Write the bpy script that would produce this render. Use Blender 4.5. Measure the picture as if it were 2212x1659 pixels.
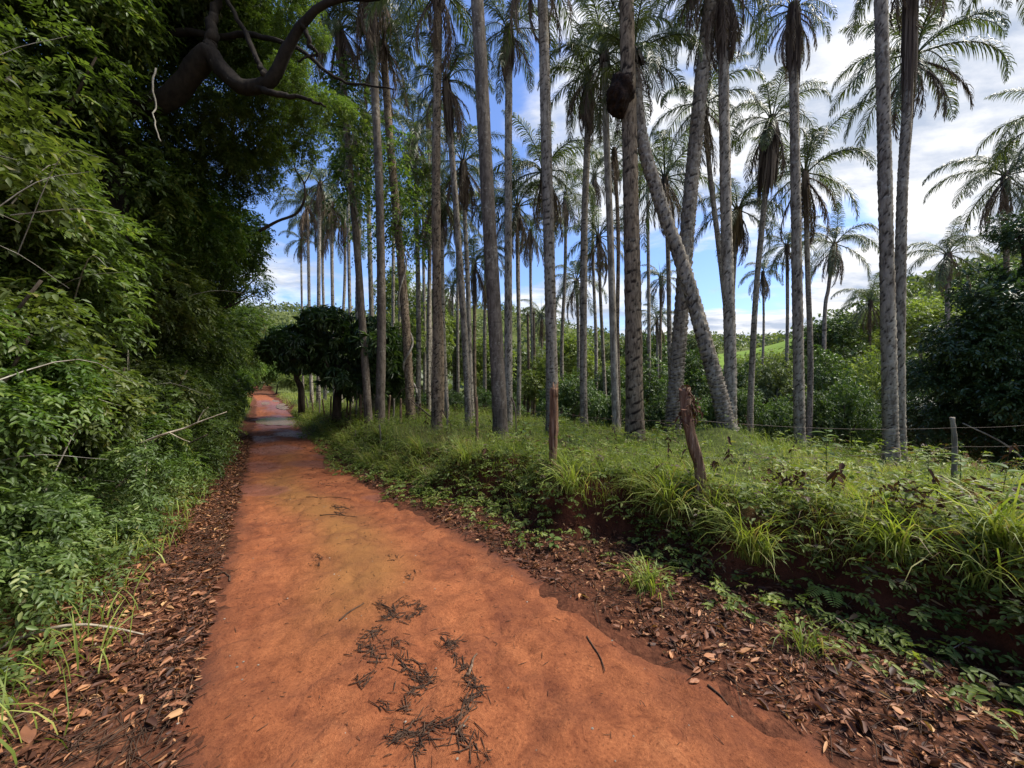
import bpy, math, random
import numpy as np
from mathutils import Vector, Matrix

# ------------------------------------------------------------------ scene, camera, light
scene = bpy.context.scene
COL = scene.collection
for o in list(bpy.data.objects):
    bpy.data.objects.remove(o, do_unlink=True)
R = math.radians
CAMH = 1.7
F = 831.0            # focal length in pixels of a 2212 x 1659 frame
CU, CV = 1106.0, 830.0

cam = bpy.data.cameras.new('camera')
cam.sensor_width = 36.0
cam.lens = F / 2212.0 * 36.0
cam.clip_start = 0.05
cam.clip_end = 3000.0
cam_o = bpy.data.objects.new('camera', cam)
COL.objects.link(cam_o)
cam_o.location = (0, 0, CAMH)
cam_o.rotation_euler = (R(90), 0, 0)
scene.camera = cam_o

SUN_AZ = R(84.0)     # clockwise from the viewing direction (+Y)
SUN_EL = R(57.0)
world = bpy.data.worlds.new('World')
scene.world = world
world.use_nodes = True


def build_world():
    nt = world.node_tree
    n, l = nt.nodes, nt.links
    n.clear()
    out = n.new('ShaderNodeOutputWorld')
    sky = n.new('ShaderNodeTexSky')
    sky.sky_type = 'NISHITA'
    sky.sun_disc = False
    sky.sun_elevation = SUN_EL
    sky.sun_rotation = SUN_AZ
    sky.air_density = 1.0
    sky.dust_density = 0.6
    sky.ozone_density = 2.0
    bg = n.new('ShaderNodeBackground')
    bg.inputs['Strength'].default_value = 0.10
    tint = n.new('ShaderNodeMix'); tint.data_type = 'RGBA'; tint.blend_type = 'MULTIPLY'
    tint.inputs[0].default_value = 1.0
    l.new(sky.outputs[0], tint.inputs[6])
    tint.inputs[7].default_value = (0.80, 0.88, 1.12, 1)
    l.new(tint.outputs[2], bg.inputs['Color'])
    # clouds: noise laid on a flat layer above the place
    tc = n.new('ShaderNodeTexCoord')
    sep = n.new('ShaderNodeSeparateXYZ')
    l.new(tc.outputs['Generated'], sep.inputs[0])

    def m(op, a, b=None, clamp=False):
        k = n.new('ShaderNodeMath'); k.operation = op; k.use_clamp = clamp
        for i, v in enumerate((a, b)):
            if v is None: continue
            if isinstance(v, (int, float)): k.inputs[i].default_value = v
            else: l.new(v, k.inputs[i])
        return k.outputs[0]
    den = m('ADD', m('MAXIMUM', sep.outputs[2], 0.0), 0.16)
    cx = m('DIVIDE', sep.outputs[0], den)
    cy = m('DIVIDE', sep.outputs[1], den)
    cmb = n.new('ShaderNodeCombineXYZ')
    l.new(cx, cmb.inputs[0]); l.new(cy, cmb.inputs[1]); cmb.inputs[2].default_value = 3.7
    mp = n.new('ShaderNodeMapping')
    mp.inputs['Rotation'].default_value = (0, 0, R(28))
    mp.inputs['Scale'].default_value = (0.62, 1.15, 1.0)
    l.new(cmb.outputs[0], mp.inputs[0])
    n1 = n.new('ShaderNodeTexNoise')
    n1.inputs['Scale'].default_value = 1.15
    n1.inputs['Detail'].default_value = 9
    n1.inputs['Roughness'].default_value = 0.56
    n1.inputs['Distortion'].default_value = 0.35
    l.new(mp.outputs[0], n1.inputs['Vector'])
    # the cloud bank thickens towards the east side of the valley
    bias = m('MULTIPLY', m('ADD', sep.outputs[0], -0.21), 0.42)
    bias2 = m('MULTIPLY', m('SUBTRACT', 0.35, sep.outputs[2]), 0.10)
    cov = m('ADD', m('ADD', n1.outputs['Fac'], bias), bias2)
    ramp = n.new('ShaderNodeValToRGB')
    ramp.color_ramp.elements[0].position = 0.50
    ramp.color_ramp.elements[1].position = 0.61
    ramp.color_ramp.interpolation = 'EASE'
    l.new(cov, ramp.inputs[0])
    # heaps of cumulus standing low over the hills all round
    mp3 = n.new('ShaderNodeMapping'); mp3.inputs['Scale'].default_value = (1, 1, 2.3); mp3.inputs['Location'].default_value = (0.9, 2.3, 0.4)
    l.new(tc.outputs['Generated'], mp3.inputs[0])
    n3 = n.new('ShaderNodeTexNoise'); n3.inputs['Scale'].default_value = 2.7; n3.inputs['Detail'].default_value = 9; n3.inputs['Roughness'].default_value = 0.55
    l.new(mp3.outputs[0], n3.inputs['Vector'])
    low = m('ADD', n3.outputs['Fac'], m('MULTIPLY', m('SUBTRACT', 0.20, sep.outputs[2]), 0.55))
    r3 = n.new('ShaderNodeValToRGB'); r3.color_ramp.elements[0].position = 0.50; r3.color_ramp.elements[1].position = 0.60
    l.new(low, r3.inputs[0])
    cloud = m('MAXIMUM', ramp.outputs[0], r3.outputs[0])
    n2 = n.new('ShaderNodeTexNoise')
    n2.inputs['Scale'].default_value = 3.4
    n2.inputs['Detail'].default_value = 9
    n2.inputs['Roughness'].default_value = 0.6
    l.new(mp.outputs[0], n2.inputs['Vector'])
    r2 = n.new('ShaderNodeValToRGB')
    r2.color_ramp.elements[0].position = 0.38
    r2.color_ramp.elements[0].color = (0.46, 0.53, 0.66, 1)
    r2.color_ramp.elements[1].position = 0.58
    r2.color_ramp.elements[1].color = (0.96, 0.96, 0.98, 1)
    l.new(n2.outputs['Fac'], r2.inputs[0])
    bgc = n.new('ShaderNodeBackground')
    l.new(r2.outputs[0], bgc.inputs['Color'])
    bgc.inputs['Strength'].default_value = 0.53
    mx = n.new('ShaderNodeMixShader')
    l.new(cloud, mx.inputs[0])
    l.new(bg.outputs[0], mx.inputs[1])
    l.new(bgc.outputs[0], mx.inputs[2])
    l.new(mx.outputs[0], out.inputs[0])


build_world()
sun = bpy.data.lights.new('sun', 'SUN')
sun.energy = 3.6
sun.angle = R(22)
sun.color = (1.0, 0.94, 0.84)
sun_o = bpy.data.objects.new('sun', sun)
COL.objects.link(sun_o)
sd = Vector((math.sin(SUN_AZ) * math.cos(SUN_EL), math.cos(SUN_AZ) * math.cos(SUN_EL), math.sin(SUN_EL)))
sun_o.rotation_euler = (-sd).to_track_quat('-Z', 'Y').to_euler()
sun_o.location = (20, 10, 30)

scene.view_settings.view_transform = 'Standard'
scene.view_settings.look = 'None'
scene.view_settings.gamma = 1.0
scene.view_settings.exposure = 1.22
scene.view_settings.use_curve_mapping = False
scene.render.engine = 'CYCLES'
cy = scene.cycles
cy.max_bounces = 6
cy.diffuse_bounces = 3
cy.glossy_bounces = 2
cy.transmission_bounces = 4
cy.transparent_max_bounces = 4
cy.use_denoising = True
try:
    cy.denoiser = 'OPENIMAGEDENOISE'
    cy.denoising_input_passes = 'RGB_ALBEDO_NORMAL'
except Exception:
    pass
cy.sample_clamp_indirect = 4.0
cy.use_adaptive_sampling = False

rng = np.random.default_rng(7)
random.seed(7)

# ------------------------------------------------------------------ small numeric helpers


def sstep(a, b, x):
    k = np.clip((np.asarray(x, float) - a) / (b - a), 0, 1)
    return k * k * (3 - 2 * k)


def _hash(i, j, seed):
    h = (i * 374761393 + j * 668265263 + seed * 974634777) & 0xFFFFFFFF
    h = ((h ^ (h >> 13)) * 1274126177) & 0xFFFFFFFF
    h = h ^ (h >> 16)
    return (h & 0xFFFFFF) / float(0xFFFFFF)


def vnoise(x, y, seed=0):
    x = np.asarray(x, float); y = np.asarray(y, float)
    x, y = np.broadcast_arrays(x, y)
    xi = np.floor(x).astype(np.int64); yi = np.floor(y).astype(np.int64)
    fx = x - xi; fy = y - yi
    fx = fx * fx * (3 - 2 * fx); fy = fy * fy * (3 - 2 * fy)
    a = _hash(xi, yi, seed); b = _hash(xi + 1, yi, seed)
    c = _hash(xi, yi + 1, seed); d = _hash(xi + 1, yi + 1, seed)
    return (a * (1 - fx) + b * fx) * (1 - fy) + (c * (1 - fx) + d * fx) * fy


def fbm(x, y, seed=0, oct=4, lac=2.03, gain=0.5):
    s = 0; a = 1; tot = 0
    for k in range(oct):
        s = s + a * vnoise(x, y, seed + 17 * k); tot += a
        x = np.asarray(x) * lac; y = np.asarray(y) * lac; a *= gain
    return s / tot - 0.5


def nrm(v):
    return v / np.maximum(np.linalg.norm(v, axis=-1, keepdims=True), 1e-9)


# ------------------------------------------------------------------ terrain
DX, DY = -0.549, 0.836      # along the road
NX, NY = 0.836, 0.549       # across the road, to the right


def to_st(x, y):
    return x * DX + y * DY, x * NX + y * NY


def to_xy(s, t):
    return s * DX + t * NX, s * DY + t * NY


def road_left(s):
    return np.interp(s, [-20, 0, 4, 10, 45, 70, 95, 140], [-0.38, -0.37, -0.33, -0.27, -0.28, -1.0, -4.5, -18.0])


def road_right(s):
    return np.interp(s, [-20, 0.6, 2.0, 3.5, 5.0, 6.7, 10.4, 18, 45, 70, 95, 140], [2.30, 2.26, 2.12, 2.03, 1.82, 1.58, 1.44, 1.5, 1.6, 1.0, -2.2, -15.5])


def bank_foot(s):
    return np.interp(s, [-10, 0, 2, 4.4, 6.5, 9, 13, 40], [3.35, 3.3, 3.1, 2.55, 1.95, 1.70, 1.66, 1.75]) + 0.5 * (vnoise(np.asarray(s) * 1.1, 0, 5) - 0.5) + 0.25 * (vnoise(np.asarray(s) * 3.3, 0, 6) - 0.5)


def hgt(x, y):
    x = np.asarray(x, float); y = np.asarray(y, float)
    s, t = to_st(x, y)
    z = 0.05 * fbm(x * 0.5, y * 0.5, 3, 3)
    fine = sstep(60, 20, np.hypot(x, y))
    # right bank
    tb = bank_foot(s)
    hb = np.interp(s, [-5, 0, 6, 12, 25, 50], [0.60, 0.60, 0.56, 0.52, 0.42, 0.35])
    ed = 0.34 * fbm(x * 3.0, y * 3.0, 11, 3) * fine
    bank = hb * sstep(tb, tb + np.interp(s, [3, 7], [0.55, 1.0]), t + ed)
    lip = 0.06 * np.exp(-((t - tb - 0.62) / 0.22) ** 2)
    z = z + bank + lip * fine
    z = z + fine * sstep(0.1, 0.8, t - tb) * 0.10 * fbm(x * 1.6, y * 1.6, 21, 4)
    # verge with litter
    z = z + 0.05 * sstep(0.0, 0.5, t - road_right(s)) * sstep(0.1, -0.3, t - tb) * (0.6 + fbm(x * 5, y * 5, 8, 2))
    # valley
    z = z + np.interp(t, [7.0, 9.2, 12, 16, 22, 30, 60, 400], [0, -0.28, -0.85, -1.9, -3.4, -4.4, -4.6, -4.6]) * sstep(-14, 0, s + 12)
    # left shoulder
    lt = road_left(s) - t
    z = z + 0.10 * sstep(0.05, 0.6, lt) + 0.55 * sstep(0.6, 4.0, lt) + 0.8 * sstep(4, 14, lt) + 3.0 * sstep(14, 60, lt)
    z = z + fine * sstep(0.1, 0.5, lt) * 0.08 * fbm(x * 2, y * 2, 33, 3)
    # mound below the leaning palm
    z = z + 0.34 * np.exp(-(((x - 3.9) / 0.75) ** 2 + ((y - 7.2) / 0.7) ** 2))
    # hills
    far = sstep(70, 230, y)
    rid = np.interp(x, [-400, -120, -55, -18, 12, 52, 104, 157, 300, 600], [46, 44, 44, 47, 43, 31, 30, 31, 30, 30])
    z = z + far * rid * (1 + 0.25 * fbm(x * 0.02, y * 0.02, 41, 3))
    z = z + 30 * np.exp(-((x - 112) / 42.0) ** 2 / 1.0 * 0.5 * 1.9 - ((y - 84) / 46.0) ** 2 * 0.5 * 1.6)
    return z


def road_z(x, y):
    """driving surface, a hair above the ground in the middle and diving under it at the edges"""
    s, t = to_st(x, y)
    rl, rr = road_left(s), road_right(s)
    w = np.minimum(t - rl, rr - t)
    e = w + 0.13 * fbm(x * 2.6, y * 2.6, 61, 4) + 0.08 * fbm(x * 14, y * 14, 63, 2)
    z = hgt(x, y) - 0.05 * fbm(x * 0.5, y * 0.5, 3, 3)
    z = z + np.clip(e, -0.25, 0.30) * 0.11
    mid = (t - rl) / np.maximum(rr - rl, 0.1)
    rut = np.exp(-((mid - 0.22) / 0.13) ** 2) + np.exp(-((mid - 0.80) / 0.13) ** 2)
    z = z - 0.018 * rut * (0.7 + vnoise(s * 0.35, 1, 9))
    z = z + 0.034 * fbm(x * 1.1, y * 1.1, 71, 3) + 0.030 * fbm(x * 5, y * 5, 73, 4)
    z = z - 0.020 * np.exp(-(fbm(x * 1.9, y * 1.9, 75, 3) / 0.03) ** 2)
    z = z + 0.004 * sstep(0.1, 0.5, w) * np.sin((s + 0.5 * fbm(x * 1.3, y * 1.3, 78, 2)) * 19.0) * (0.4 + vnoise(x * 0.9, y * 0.9, 79))
    # polygon-like crusts
    return z


def P(u, v, Y):
    return np.array([(u - CU) / F * Y, Y, CAMH - (v - CV) / F * Y])


def hit(u, v, ymax=60.0):
    """where the sight line through a pixel meets the ground"""
    Y = np.concatenate([np.linspace(1.2, 12, 500), np.linspace(12, ymax, 700)])
    x = (u - CU) / F * Y; z = CAMH - (v - CV) / F * Y
    h = hgt(x, Y)
    k = np.argmax(z <= h)
    if z[k] > h[k]: k = len(Y) - 1
    return np.array([x[k], Y[k], h[k]])


def gz(x, y):
    return float(hgt(np.array([x]), np.array([y]))[0])


# ------------------------------------------------------------------ mesh helpers


class Geo:
    def __init__(self):
        self.v = []; self.f3 = []; self.f4 = []; self.n = 0; self.a = []

    def add(self, v, f3=None, f4=None, a=None):
        v = np.asarray(v, float).reshape(-1, 3)
        if f3 is not None and len(f3): self.f3.append(np.asarray(f3, np.int64).reshape(-1, 3) + self.n)
        if f4 is not None and len(f4): self.f4.append(np.asarray(f4, np.int64).reshape(-1, 4) + self.n)
        self.v.append(v); self.n += len(v)
        if a is None: a = np.full(len(v), 0.5)
        self.a.append(np.broadcast_to(np.asarray(a, float), (len(v),)))

    def mesh(self, name, mat=None, smooth=False, extra=None):
        v = np.concatenate(self.v) if self.v else np.zeros((0, 3))
        f3 = np.concatenate(self.f3) if self.f3 else np.zeros((0, 3), np.int64)
        f4 = np.concatenate(self.f4) if self.f4 else np.zeros((0, 4), np.int64)
        me = bpy.data.meshes.new(name)
        me.vertices.add(len(v))
        me.vertices.foreach_set('co', v.astype(np.float32).ravel())
        nl = len(f3) * 3 + len(f4) * 4
        me.loops.add(nl)
        me.loops.foreach_set('vertex_index', np.concatenate([f3.ravel(), f4.ravel()]).astype(np.int32))
        me.polygons.add(len(f3) + len(f4))
        st = np.concatenate([np.arange(len(f3)) * 3, len(f3) * 3 + np.arange(len(f4)) * 4]).astype(np.int32)
        me.polygons.foreach_set('loop_start', st)
        if smooth:
            me.polygons.foreach_set('use_smooth', np.ones(len(f3) + len(f4), bool))
        at = me.attributes.new('rnd', 'FLOAT', 'POINT')
        at.data.foreach_set('value', np.concatenate(self.a).astype(np.float32) if self.a else np.zeros(0, np.float32))
        if extra:
            for k, arr in extra.items():
                b = me.attributes.new(k, 'FLOAT', 'POINT')
                b.data.foreach_set('value', np.asarray(arr, np.float32))
        me.update(calc_edges=True)
        me.validate()
        if mat: me.materials.append(mat)
        return me


def link(name, data, parent=None, loc=None, rot=None, scale=None):
    o = bpy.data.objects.new(name, data)
    COL.objects.link(o)
    if parent is not None: o.parent = parent
    if loc is not None: o.location = tuple(float(c) for c in loc)
    if rot is not None: o.rotation_euler = rot
    if scale is not None: o.scale = scale if hasattr(scale, '__len__') else (scale,) * 3
    return o


def tag(o, label, cat, group=None):
    o['label'] = label; o['category'] = cat
    if group: o['group'] = group
    return o


def kind(o, k, label=None):
    o['kind'] = k
    if label: o['label'] = label
    return o


def thing(name, loc, label, cat, group=None):
    return tag(link(name, None, loc=loc), label, cat, group)


def own_mat(o, m):
    o.material_slots[0].link = 'OBJECT'
    o.material_slots[0].material = m


def frames(pts):
    pts = np.asarray(pts, float)
    T = np.gradient(pts, axis=0); T = nrm(T)
    ref = np.array([0.0, 1.0, 0.0]) if abs(T[0][1]) < 0.9 else np.array([1.0, 0, 0])
    N = np.zeros_like(T); n0 = ref - T[0] * np.dot(ref, T[0]); N[0] = n0 / np.linalg.norm(n0)
    for i in range(1, len(T)):
        v = N[i - 1] - T[i] * np.dot(N[i - 1], T[i])
        N[i] = v / max(np.linalg.norm(v), 1e-9)
    B = np.cross(T, N)
    return T, N, B


def resample(pts, n):
    """smooth curve through control points"""
    pts = np.asarray(pts, float)
    if len(pts) == 2:
        k = np.linspace(0, 1, n)[:, None]
        return pts[0] * (1 - k) + pts[1] * k
    p = np.vstack([2 * pts[0] - pts[1], pts, 2 * pts[-1] - pts[-2]])
    out = []
    m = len(pts) - 1
    for q in np.linspace(0, m - 1e-6, n):
        i = int(q); f = q - i
        a, b, c, d = p[i], p[i + 1], p[i + 2], p[i + 3]
        out.append(0.5 * ((2 * b) + (-a + c) * f + (2 * a - 5 * b + 4 * c - d) * f * f + (-a + 3 * b - 3 * c + d) * f ** 3))
    return np.array(out)


def tube(g, pts, rad, seg=8, bump=0.0, seed=0, a=0.5, cap=True):
    pts = np.asarray(pts, float); n = len(pts)
    rad = np.broadcast_to(np.asarray(rad, float), (n,))
    T, N, B = frames(pts)
    th = np.linspace(0, 2 * np.pi, seg, endpoint=False)
    rr = rad[:, None] * np.ones(seg)[None, :]
    if bump:
        L = np.concatenate([[0], np.cumsum(np.linalg.norm(np.diff(pts, axis=0), axis=1))])
        k = fbm(np.cos(th)[None, :] * 1.7 + L[:, None] * 2.2 + seed * 3.1, np.sin(th)[None, :] * 1.7 + L[:, None] * 1.3, seed, 3)
        rr = rr * (1 + bump * 2 * k)
    v = pts[:, None, :] + rr[..., None] * (np.cos(th)[None, :, None] * N[:, None, :] + np.sin(th)[None, :, None] * B[:, None, :])
    v = v.reshape(-1, 3)
    i = np.arange(n - 1)[:, None] * seg; j = np.arange(seg)[None, :]; j2 = (j + 1) % seg
    f4 = np.stack([i + j, i + j2, i + seg + j2, i + seg + j], -1).reshape(-1, 4)
    f3 = []
    if cap:
        v = np.vstack([v, pts[0], pts[-1]])
        c0, c1 = n * seg, n * seg + 1
        jj = np.arange(seg); jj2 = (jj + 1) % seg
        f3 = np.concatenate([np.stack([np.full(seg, c0), jj2, jj], -1), np.stack([np.full(seg, c1), (n - 1) * seg + jj, (n - 1) * seg + jj2], -1)])
    g.add(v, f3, f4, a)


def leaves(g, p, d, nn, L, W, a, shape=4, fold=0.18, droop=0.12):
    """leaf blades: p base, d direction, nn upper side"""
    p = np.asarray(p, float); n = len(p)
    d = nrm(d); side = nrm(np.cross(nn, d)); up = np.cross(d, side)
    L = np.broadcast_to(np.asarray(L, float), (n,))[:, None]; W = np.broadcast_to(np.asarray(W, float), (n,))[:, None]
    a = np.broadcast_to(np.asarray(a, float), (n,))
    if shape == 4:
        v = np.stack([p, p + d * L * 0.45 + side * W * 0.5 + up * W * fold,
                      p + d * L - up * L * droop,
                      p + d * L * 0.45 - side * W * 0.5 + up * W * fold], 1)
        b = np.arange(n)[:, None] * 4
        f3 = np.concatenate([b + np.array([[0, 2, 1]]), b + np.array([[0, 3, 2]])])
        g.add(v.reshape(-1, 3), f3, None, np.repeat(a, 4))
    else:
        v = np.stack([p,
                      p + d * L * 0.28 + side * W * 0.46 + up * W * fold,
                      p + d * L * 0.66 + side * W * 0.40 + up * (W * fold - L * droop * 0.4),
                      p + d * L - up * L * droop,
                      p + d * L * 0.66 - side * W * 0.40 + up * (W * fold - L * droop * 0.4),
                      p + d * L * 0.28 - side * W * 0.46 + up * W * fold], 1)
        b = np.arange(n)[:, None] * 6
        f4 = np.concatenate([b + np.array([[0, 3, 2, 1]]), b + np.array([[0, 5, 4, 3]])])
        g.add(v.reshape(-1, 3), None, f4, np.repeat(a, 6))


def sprays(g, rg, o, d, k, slen, L, W, shape=4, droop=0.35, var=0.25, base=None, pair=0.85):
    """twigs carrying k leaves each, alternately left and right, drooping"""
    n = len(o)
    d = nrm(d)
    up = np.array([0, 0, 1.0])
    side = np.cross(d, up) + rg.normal(0, 0.25, (n, 3)); side = nrm(side)
    slen = np.broadcast_to(np.asarray(slen, float), (n,)) * rg.uniform(0.7, 1.25, n)
    sv = rg.uniform(0, 1, n) if base is None else base
    for j in range(k):
        f = (j + 0.6) / k
        pos = o + d * (slen * f)[:, None] - up * (slen * droop * f * f)[:, None]
        sg = 1 if j % 2 == 0 else -1
        if j == k - 1: sg = 0
        ld = d * 0.62 + side * sg * pair - up * (0.12 + droop * f * 0.7) + rg.normal(0, 0.22, (n, 3))
        nn = up + rg.normal(0, 0.38, (n, 3)) + d * 0.25
        sc = rg.uniform(0.5, 1.3, n) * (0.75 + 0.5 * math.sin(math.pi * min(f, 0.95)))
        a = np.clip(sv + rg.normal(0, var * 0.5, n), 0, 1)
        leaves(g, pos, ld, nn, L * sc, W * sc, a, shape)


def rand_dirs(rg, n, zmin=-1.0):
    z = rg.uniform(zmin, 1, n); th = rg.uniform(0, 2 * np.pi, n)
    r = np.sqrt(1 - z * z)
    return np.stack([r * np.cos(th), r * np.sin(th), z], 1)


def crown_geo(rg, lobes, nspray, k, slen, L, W, shape=4, zmin=-0.75, inner=0.62, droop=0.35):
    """leafy crown over a union of lobes (x, y, z, r, squash)"""
    lobes = np.asarray(lobes, float)
    w = lobes[:, 3] ** 2; w = w / w.sum()
    idx = rg.choice(len(lobes), nspray, p=w)
    dd = rand_dirs(rg, nspray, zmin)
    rad = lobes[idx, 3] * (inner + (1.02 - inner) * np.sqrt(rg.uniform(0, 1, nspray)))
    lump = 0.85 + 0.5 * fbm(dd[:, 0] * 2.3 + idx * 5.1, dd[:, 1] * 2.3 + dd[:, 2] * 1.9, 77, 3)
    rad = rad * lump
    o = lobes[idx, :3] + dd * rad[:, None] * np.stack([np.ones(nspray), np.ones(nspray), lobes[idx, 4]], 1)
    d = nrm(dd * 0.75 + rg.normal(0, 0.55, (nspray, 3)) - np.array([0, 0, 0.18]))
    g = Geo()
    base = np.clip(0.45 + 0.9 * fbm(o[:, 0] * 1.2 + 9, o[:, 2] * 1.2 + o[:, 1], 99, 3) + rg.normal(0, 0.17, nspray), 0, 1)
    sprays(g, rg, o, d, k, slen, L, W, shape, droop, 0.25, base)
    return g


# ------------------------------------------------------------------ materials


def new_mat(name):
    m = bpy.data.materials.new(name)
    m.use_nodes = True
    nt = m.node_tree
    nt.nodes.clear()
    out = nt.nodes.new('ShaderNodeOutputMaterial')
    return m, nt, out


def rampnode(nt, stops, inp):
    r = nt.nodes.new('ShaderNodeValToRGB')
    cr = r.color_ramp
    while len(cr.elements) < len(stops): cr.elements.new(0.5)
    for e, (p, c) in zip(cr.elements, stops):
        e.position = p; e.color = (c[0], c[1], c[2], 1)
    nt.links.new(inp, r.inputs[0])
    return r.outputs[0]


def noise(nt, vec, scale, detail=4, rough=0.55, dist=0.0):
    k = nt.nodes.new('ShaderNodeTexNoise')
    k.inputs['Scale'].default_value = scale
    k.inputs['Detail'].default_value = detail
    k.inputs['Roughness'].default_value = rough
    k.inputs['Distortion'].default_value = dist
    if vec is not None: nt.links.new(vec, k.inputs['Vector'])
    return k.outputs['Fac']


def mapping(nt, scale, coord='Object'):
    tc = nt.nodes.new('ShaderNodeTexCoord')
    mp = nt.nodes.new('ShaderNodeMapping')
    mp.inputs['Scale'].default_value = scale
    nt.links.new(tc.outputs[coord], mp.inputs[0])
    return mp.outputs[0]


def mixc(nt, fac, a, b, mode='MIX'):
    k = nt.nodes.new('ShaderNodeMix'); k.data_type = 'RGBA'; k.blend_type = mode
    for i, v in ((0, fac), (6, a), (7, b)):
        if isinstance(v, (int, float)): k.inputs[i].default_value = v
        elif isinstance(v, tuple): k.inputs[i].default_value = (v[0], v[1], v[2], 1)
        else: nt.links.new(v, k.inputs[i])
    return k.outputs[2]


def math_n(nt, op, a, b=0.0, clamp=False):
    k = nt.nodes.new('ShaderNodeMath'); k.operation = op; k.use_clamp = clamp
    for i, v in ((0, a), (1, b)):
        if isinstance(v, (int, float)): k.inputs[i].default_value = v
        else: nt.links.new(v, k.inputs[i])
    return k.outputs[0]


def leaf_mat(name, stops, trans=0.35, rough=0.45, spec=0.35, hue=None):
    m, nt, out = new_mat(name)
    at = nt.nodes.new('ShaderNodeAttribute'); at.attribute_name = 'rnd'
    oi = nt.nodes.new('ShaderNodeObjectInfo')
    c = rampnode(nt, stops, at.outputs['Fac'])
    br = math_n(nt, 'ADD', math_n(nt, 'MULTIPLY', oi.outputs['Random'], 0.45), 0.78)
    sc = nt.nodes.new('ShaderNodeVectorMath'); sc.operation = 'SCALE'
    nt.links.new(c, sc.inputs[0]); nt.links.new(br, sc.inputs['Scale'])
    p = nt.nodes.new('ShaderNodeBsdfPrincipled')
    p.inputs['Roughness'].default_value = rough
    p.inputs['Specular IOR Level'].default_value = spec
    nt.links.new(sc.outputs[0], p.inputs['Base Color'])
    tr = nt.nodes.new('ShaderNodeBsdfTranslucent')
    tcol = mixc(nt, 1.0, sc.outputs[0], (1.25, 1.35, 0.55), 'MULTIPLY')
    nt.links.new(tcol, tr.inputs['Color'])
    mx = nt.nodes.new('ShaderNodeMixShader'); mx.inputs[0].default_value = trans
    nt.links.new(p.outputs[0], mx.inputs[1]); nt.links.new(tr.outputs[0], mx.inputs[2])
    nt.links.new(mx.outputs[0], out.inputs[0])
    return m


def simple_mat(name, stops, scale=(1, 1, 1), nscale=6.0, rough=0.85, bump=0.3, detail=6, spec=0.2, bdist=0.02):
    m, nt, out = new_mat(name)
    vec = mapping(nt, scale)
    f = noise(nt, vec, nscale, detail, 0.6, 0.4)
    c = rampnode(nt, stops, f)
    p = nt.nodes.new('ShaderNodeBsdfPrincipled')
    p.inputs['Roughness'].default_value = rough
    p.inputs['Specular IOR Level'].default_value = spec
    nt.links.new(c, p.inputs['Base Color'])
    if bump:
        b = nt.nodes.new('ShaderNodeBump'); b.inputs['Strength'].default_value = bump
        b.inputs['Distance'].default_value = bdist
        nt.links.new(noise(nt, vec, nscale * 2.3, 5), b.inputs['Height'])
        nt.links.new(b.outputs[0], p.inputs['Normal'])
    nt.links.new(p.outputs[0], out.inputs[0])
    return m


def palm_bark(name, light, dark, lichen, amount=0.5):
    m, nt, out = new_mat(name)
    vec = mapping(nt, (1, 1, 1))
    vst = mapping(nt, (9, 9, 2.2))
    at = nt.nodes.new('ShaderNodeAttribute'); at.attribute_name = 'rnd'
    oi = nt.nodes.new('ShaderNodeObjectInfo')
    f1 = noise(nt, vst, 2.2, 7, 0.65, 0.3)
    f2 = noise(nt, vec, 2.2, 5, 0.6)
    f3 = noise(nt, vec, 17.0, 4, 0.6)
    c = rampnode(nt, [(0.36, dark), (0.54, light), (0.78, tuple(min(1, k * 1.35) for k in light))], f1)
    c = mixc(nt, math_n(nt, 'MULTIPLY', math_n(nt, 'SUBTRACT', 0.80, at.outputs['Fac'], True), 1.9, True), c, tuple(k * 0.45 for k in dark))
    lm = rampnode(nt, [(0.54, (0, 0, 0)), (0.64, (1, 1, 1))], math_n(nt, 'ADD', math_n(nt, 'MULTIPLY', f3, 0.6), math_n(nt, 'MULTIPLY', noise(nt, vec, 4.0, 5, 0.6), 0.4)))
    lm2 = math_n(nt, 'MULTIPLY', lm, amount)
    c = mixc(nt, lm2, c, lichen)
    big = rampnode(nt, [(0.35, (0.62, 0.60, 0.58)), (0.7, (1.12, 1.1, 1.05))], f2)
    c = mixc(nt, 1.0, c, big, 'MULTIPLY')
    p = nt.nodes.new('ShaderNodeBsdfPrincipled')
    p.inputs['Roughness'].default_value = 0.9
    p.inputs['Specular IOR Level'].default_value = 0.15
    nt.links.new(c, p.inputs['Base Color'])
    b = nt.nodes.new('ShaderNodeBump'); b.inputs['Strength'].default_value = 0.7; b.inputs['Distance'].default_value = 0.015
    nt.links.new(f1, b.inputs['Height']); nt.links.new(b.outputs[0], p.inputs['Normal'])
    nt.links.new(p.outputs[0], out.inputs[0])
    return m


M = {}
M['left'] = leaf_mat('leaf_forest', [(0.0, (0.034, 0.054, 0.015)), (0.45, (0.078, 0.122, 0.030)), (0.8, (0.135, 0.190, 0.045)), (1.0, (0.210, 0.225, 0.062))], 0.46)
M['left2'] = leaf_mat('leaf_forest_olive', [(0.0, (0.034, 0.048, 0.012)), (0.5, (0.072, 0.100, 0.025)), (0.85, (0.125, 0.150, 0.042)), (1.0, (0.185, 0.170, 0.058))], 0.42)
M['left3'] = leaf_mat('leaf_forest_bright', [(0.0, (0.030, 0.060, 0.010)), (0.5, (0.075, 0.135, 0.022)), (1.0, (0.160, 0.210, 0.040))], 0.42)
M['shrub'] = leaf_mat('leaf_shrub', [(0.0, (0.034, 0.060, 0.016)), (0.5, (0.076, 0.122, 0.030)), (0.85, (0.135, 0.190, 0.050)), (1.0, (0.230, 0.260, 0.090))], 0.34)
M['herb'] = leaf_mat('leaf_herb', [(0.0, (0.045, 0.072, 0.018)), (0.5, (0.100, 0.150, 0.036)), (0.85, (0.160, 0.205, 0.055)), (1.0, (0.220, 0.215, 0.075))], 0.34)
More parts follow.
